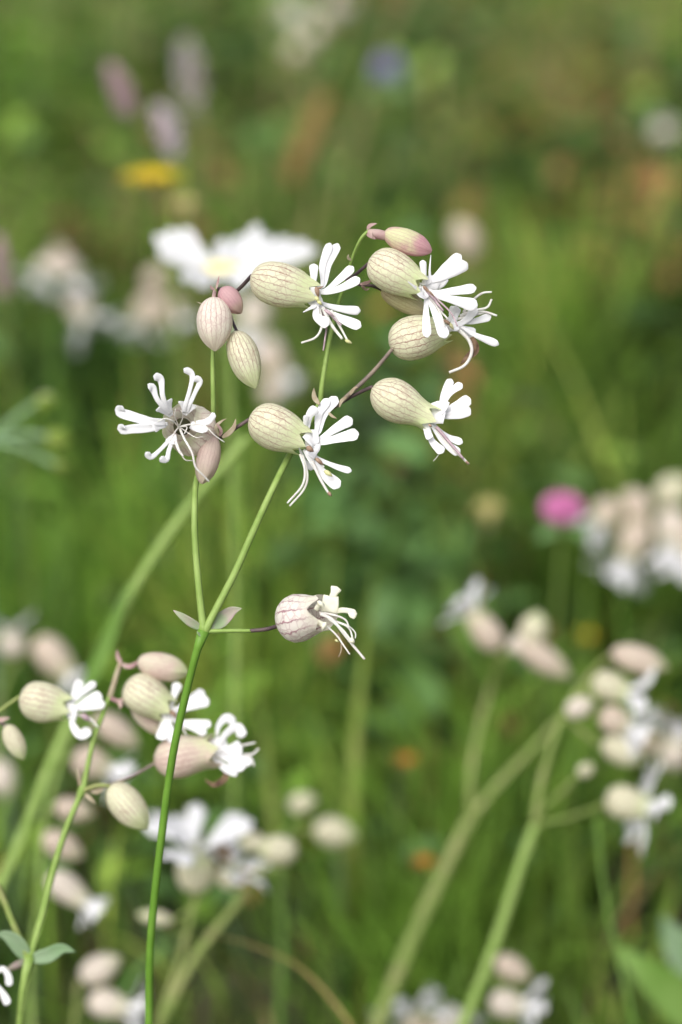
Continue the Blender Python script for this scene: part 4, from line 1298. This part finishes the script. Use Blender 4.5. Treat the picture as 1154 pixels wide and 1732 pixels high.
# ------------------------------------------------------------------ single stalks, blades and broad leaves one can pick out
def stalk(name, label, cat, pts, w, d, mat, shape='strap', thick=None, foot=(0, 0.04), leaf=None, group=None):
    pts = [p for p in pts if P(p[0], p[1], d + (p[2] if len(p) > 2 else 0)).z > 0.03]
    q = P(pts[0][0], pts[0][1], d + (pts[0][2] if len(pts[0]) > 2 else 0))
    rt = Vector((q.x + foot[0], q.y + foot[1], -0.004))
    s = scale_at(d)
    ps = [rt, rt.lerp(q, 0.6) + Vector((0, -0.006, 0))] + [P(p[0], p[1], d + (p[2] if len(p) > 2 else 0)) for p in pts]
    n = 8 * len(ps)
    path = crom([tuple(p) for p in ps], n)
    hw = []
    for i in range(n):
        t = i / (n - 1)
        hw.append(0.5 * w * s * (min(1, 1.6 * (1 - t) + 0.06) if shape == 'blade' else 1 - 0.35 * t))
    ht = [h if thick is None else min(h, thick * s) for h in hw]
    v, f = sweep(path, hw, ht, -FWD, cup=0 if thick is None else 0.3)
    if leaf:
        th = thing(name, label, cat, rt, group)
        part('stem', th, v, f, mat)
        for lf in leaf:
            lv, lf2 = ribbon_px(th, lf[0], lf[1], d, 'leaf', lf[2], 'leaf', thick=1, cup=0.4, n=16)
            part('leaf', th, lv, lf2, lf[2])
        return th
    me = mesh(name, [x - rt for x in v], f, mat)
    o = link(name, me)
    o.location = rt
    o['label'] = label
    o['category'] = cat
    o['kind'] = 'thing'
    if group:
        o['group'] = group
    return o


stalk('wild_grass', 'thick blurred green stalk leaning up to the face-on flower from below', 'grass', [(-60, 1640), (0, 1500), (36, 1420), (96, 1270), (165, 1130), (225, 1000), (285, 905), (345, 825), (420, 740)], 25, 0.17, 'stem_green',
      leaf=[[[(140, 1180, -10), (180, 1085, -20), (204, 1025, -30), (222, 980, -36)], 26, 'blade_green']])
stalk('wild_grass', 'yellow green blade standing upright beyond the round fading flower', 'grass', [(596, 1400), (602, 1240), (618, 1090), (634, 960)], 30, 0.32, 'blade_lime', 'blade', 2)
stalk('wild_grass', 'faint yellowish blade rising behind the pair of cream bladders', 'grass', [(490, 1640), (470, 1450), (452, 1300), (430, 1120)], 22, 0.36, 'blade_lime', 'blade', 2)
stalk('wild_grass', 'straw coloured blade arching over at the foot of the main stem', 'grass', [(600, 1760), (560, 1690), (500, 1632), (430, 1600), (360, 1580)], 12, 0.16, 'blade_straw', 'blade', 2)
stalk('wild_grass', 'thin blurred green stalk under the lowest open flower of the column', 'grass', [(1074, 1760), (1054, 1650), (1032, 1560), (1018, 1470), (1010, 1380)], 10, 0.20, 'blade_green')
stalk('wild_grass', 'faint green blade slanting up in the deep grass under the sharp flowers', 'grass', [(600, 1180, 0.1), (640, 1000, 0.06), (680, 860), (640, 780)], 34, 0.44, 'blade_green', 'blade', 2)
stalk('wild_grass', 'broad bright green blade in the grass between the sharp flowers and pink clover', 'grass', [(790, 1120), (756, 960), (730, 880), (700, 820)], 44, 0.50, 'blade_green', 'blade', 2)
stalk('wild_grass', 'faint green stalk passing behind the sharp branch that carries the hanging buds', 'grass', [(430, 1250), (420, 1000), (404, 820), (396, 700)], 9, 0.45, 'stem_deep')
stalk('wild_grass', 'slim yellow green blade bending low between the main stem and arching straw', 'grass', [(400, 1780), (372, 1690), (350, 1640), (300, 1560)], 16, 0.28, 'blade_lime', 'blade', 2)

LB = 0.25
lq = P(1140, 1760, LB)
lrt = Vector((lq.x + 0.03, lq.y + 0.03, -0.004))
dock = thing('broad_leaf_plant', 'blurred plant of big smooth green leaves low beneath the column of flowers', 'plant', lrt)
add_leaf(dock, [(1230, 1760), (1150, 1690, -20), (1090, 1640, -30), (1040, 1600, -20)], 76, LB, 'blade_green')
add_leaf(dock, [(1230, 1740), (1200, 1650, 20), (1150, 1600, 10), (1120, 1550, 0)], 90, LB, 'leaf_grey')
stem_part(dock, [lrt, lrt.lerp(P(1225, 1755, LB), 0.6), P(1232, 1760, LB), P(1228, 1744, LB)], 8, 6, 'stem_green', d=LB, world=True)
sc.frame_set(1)
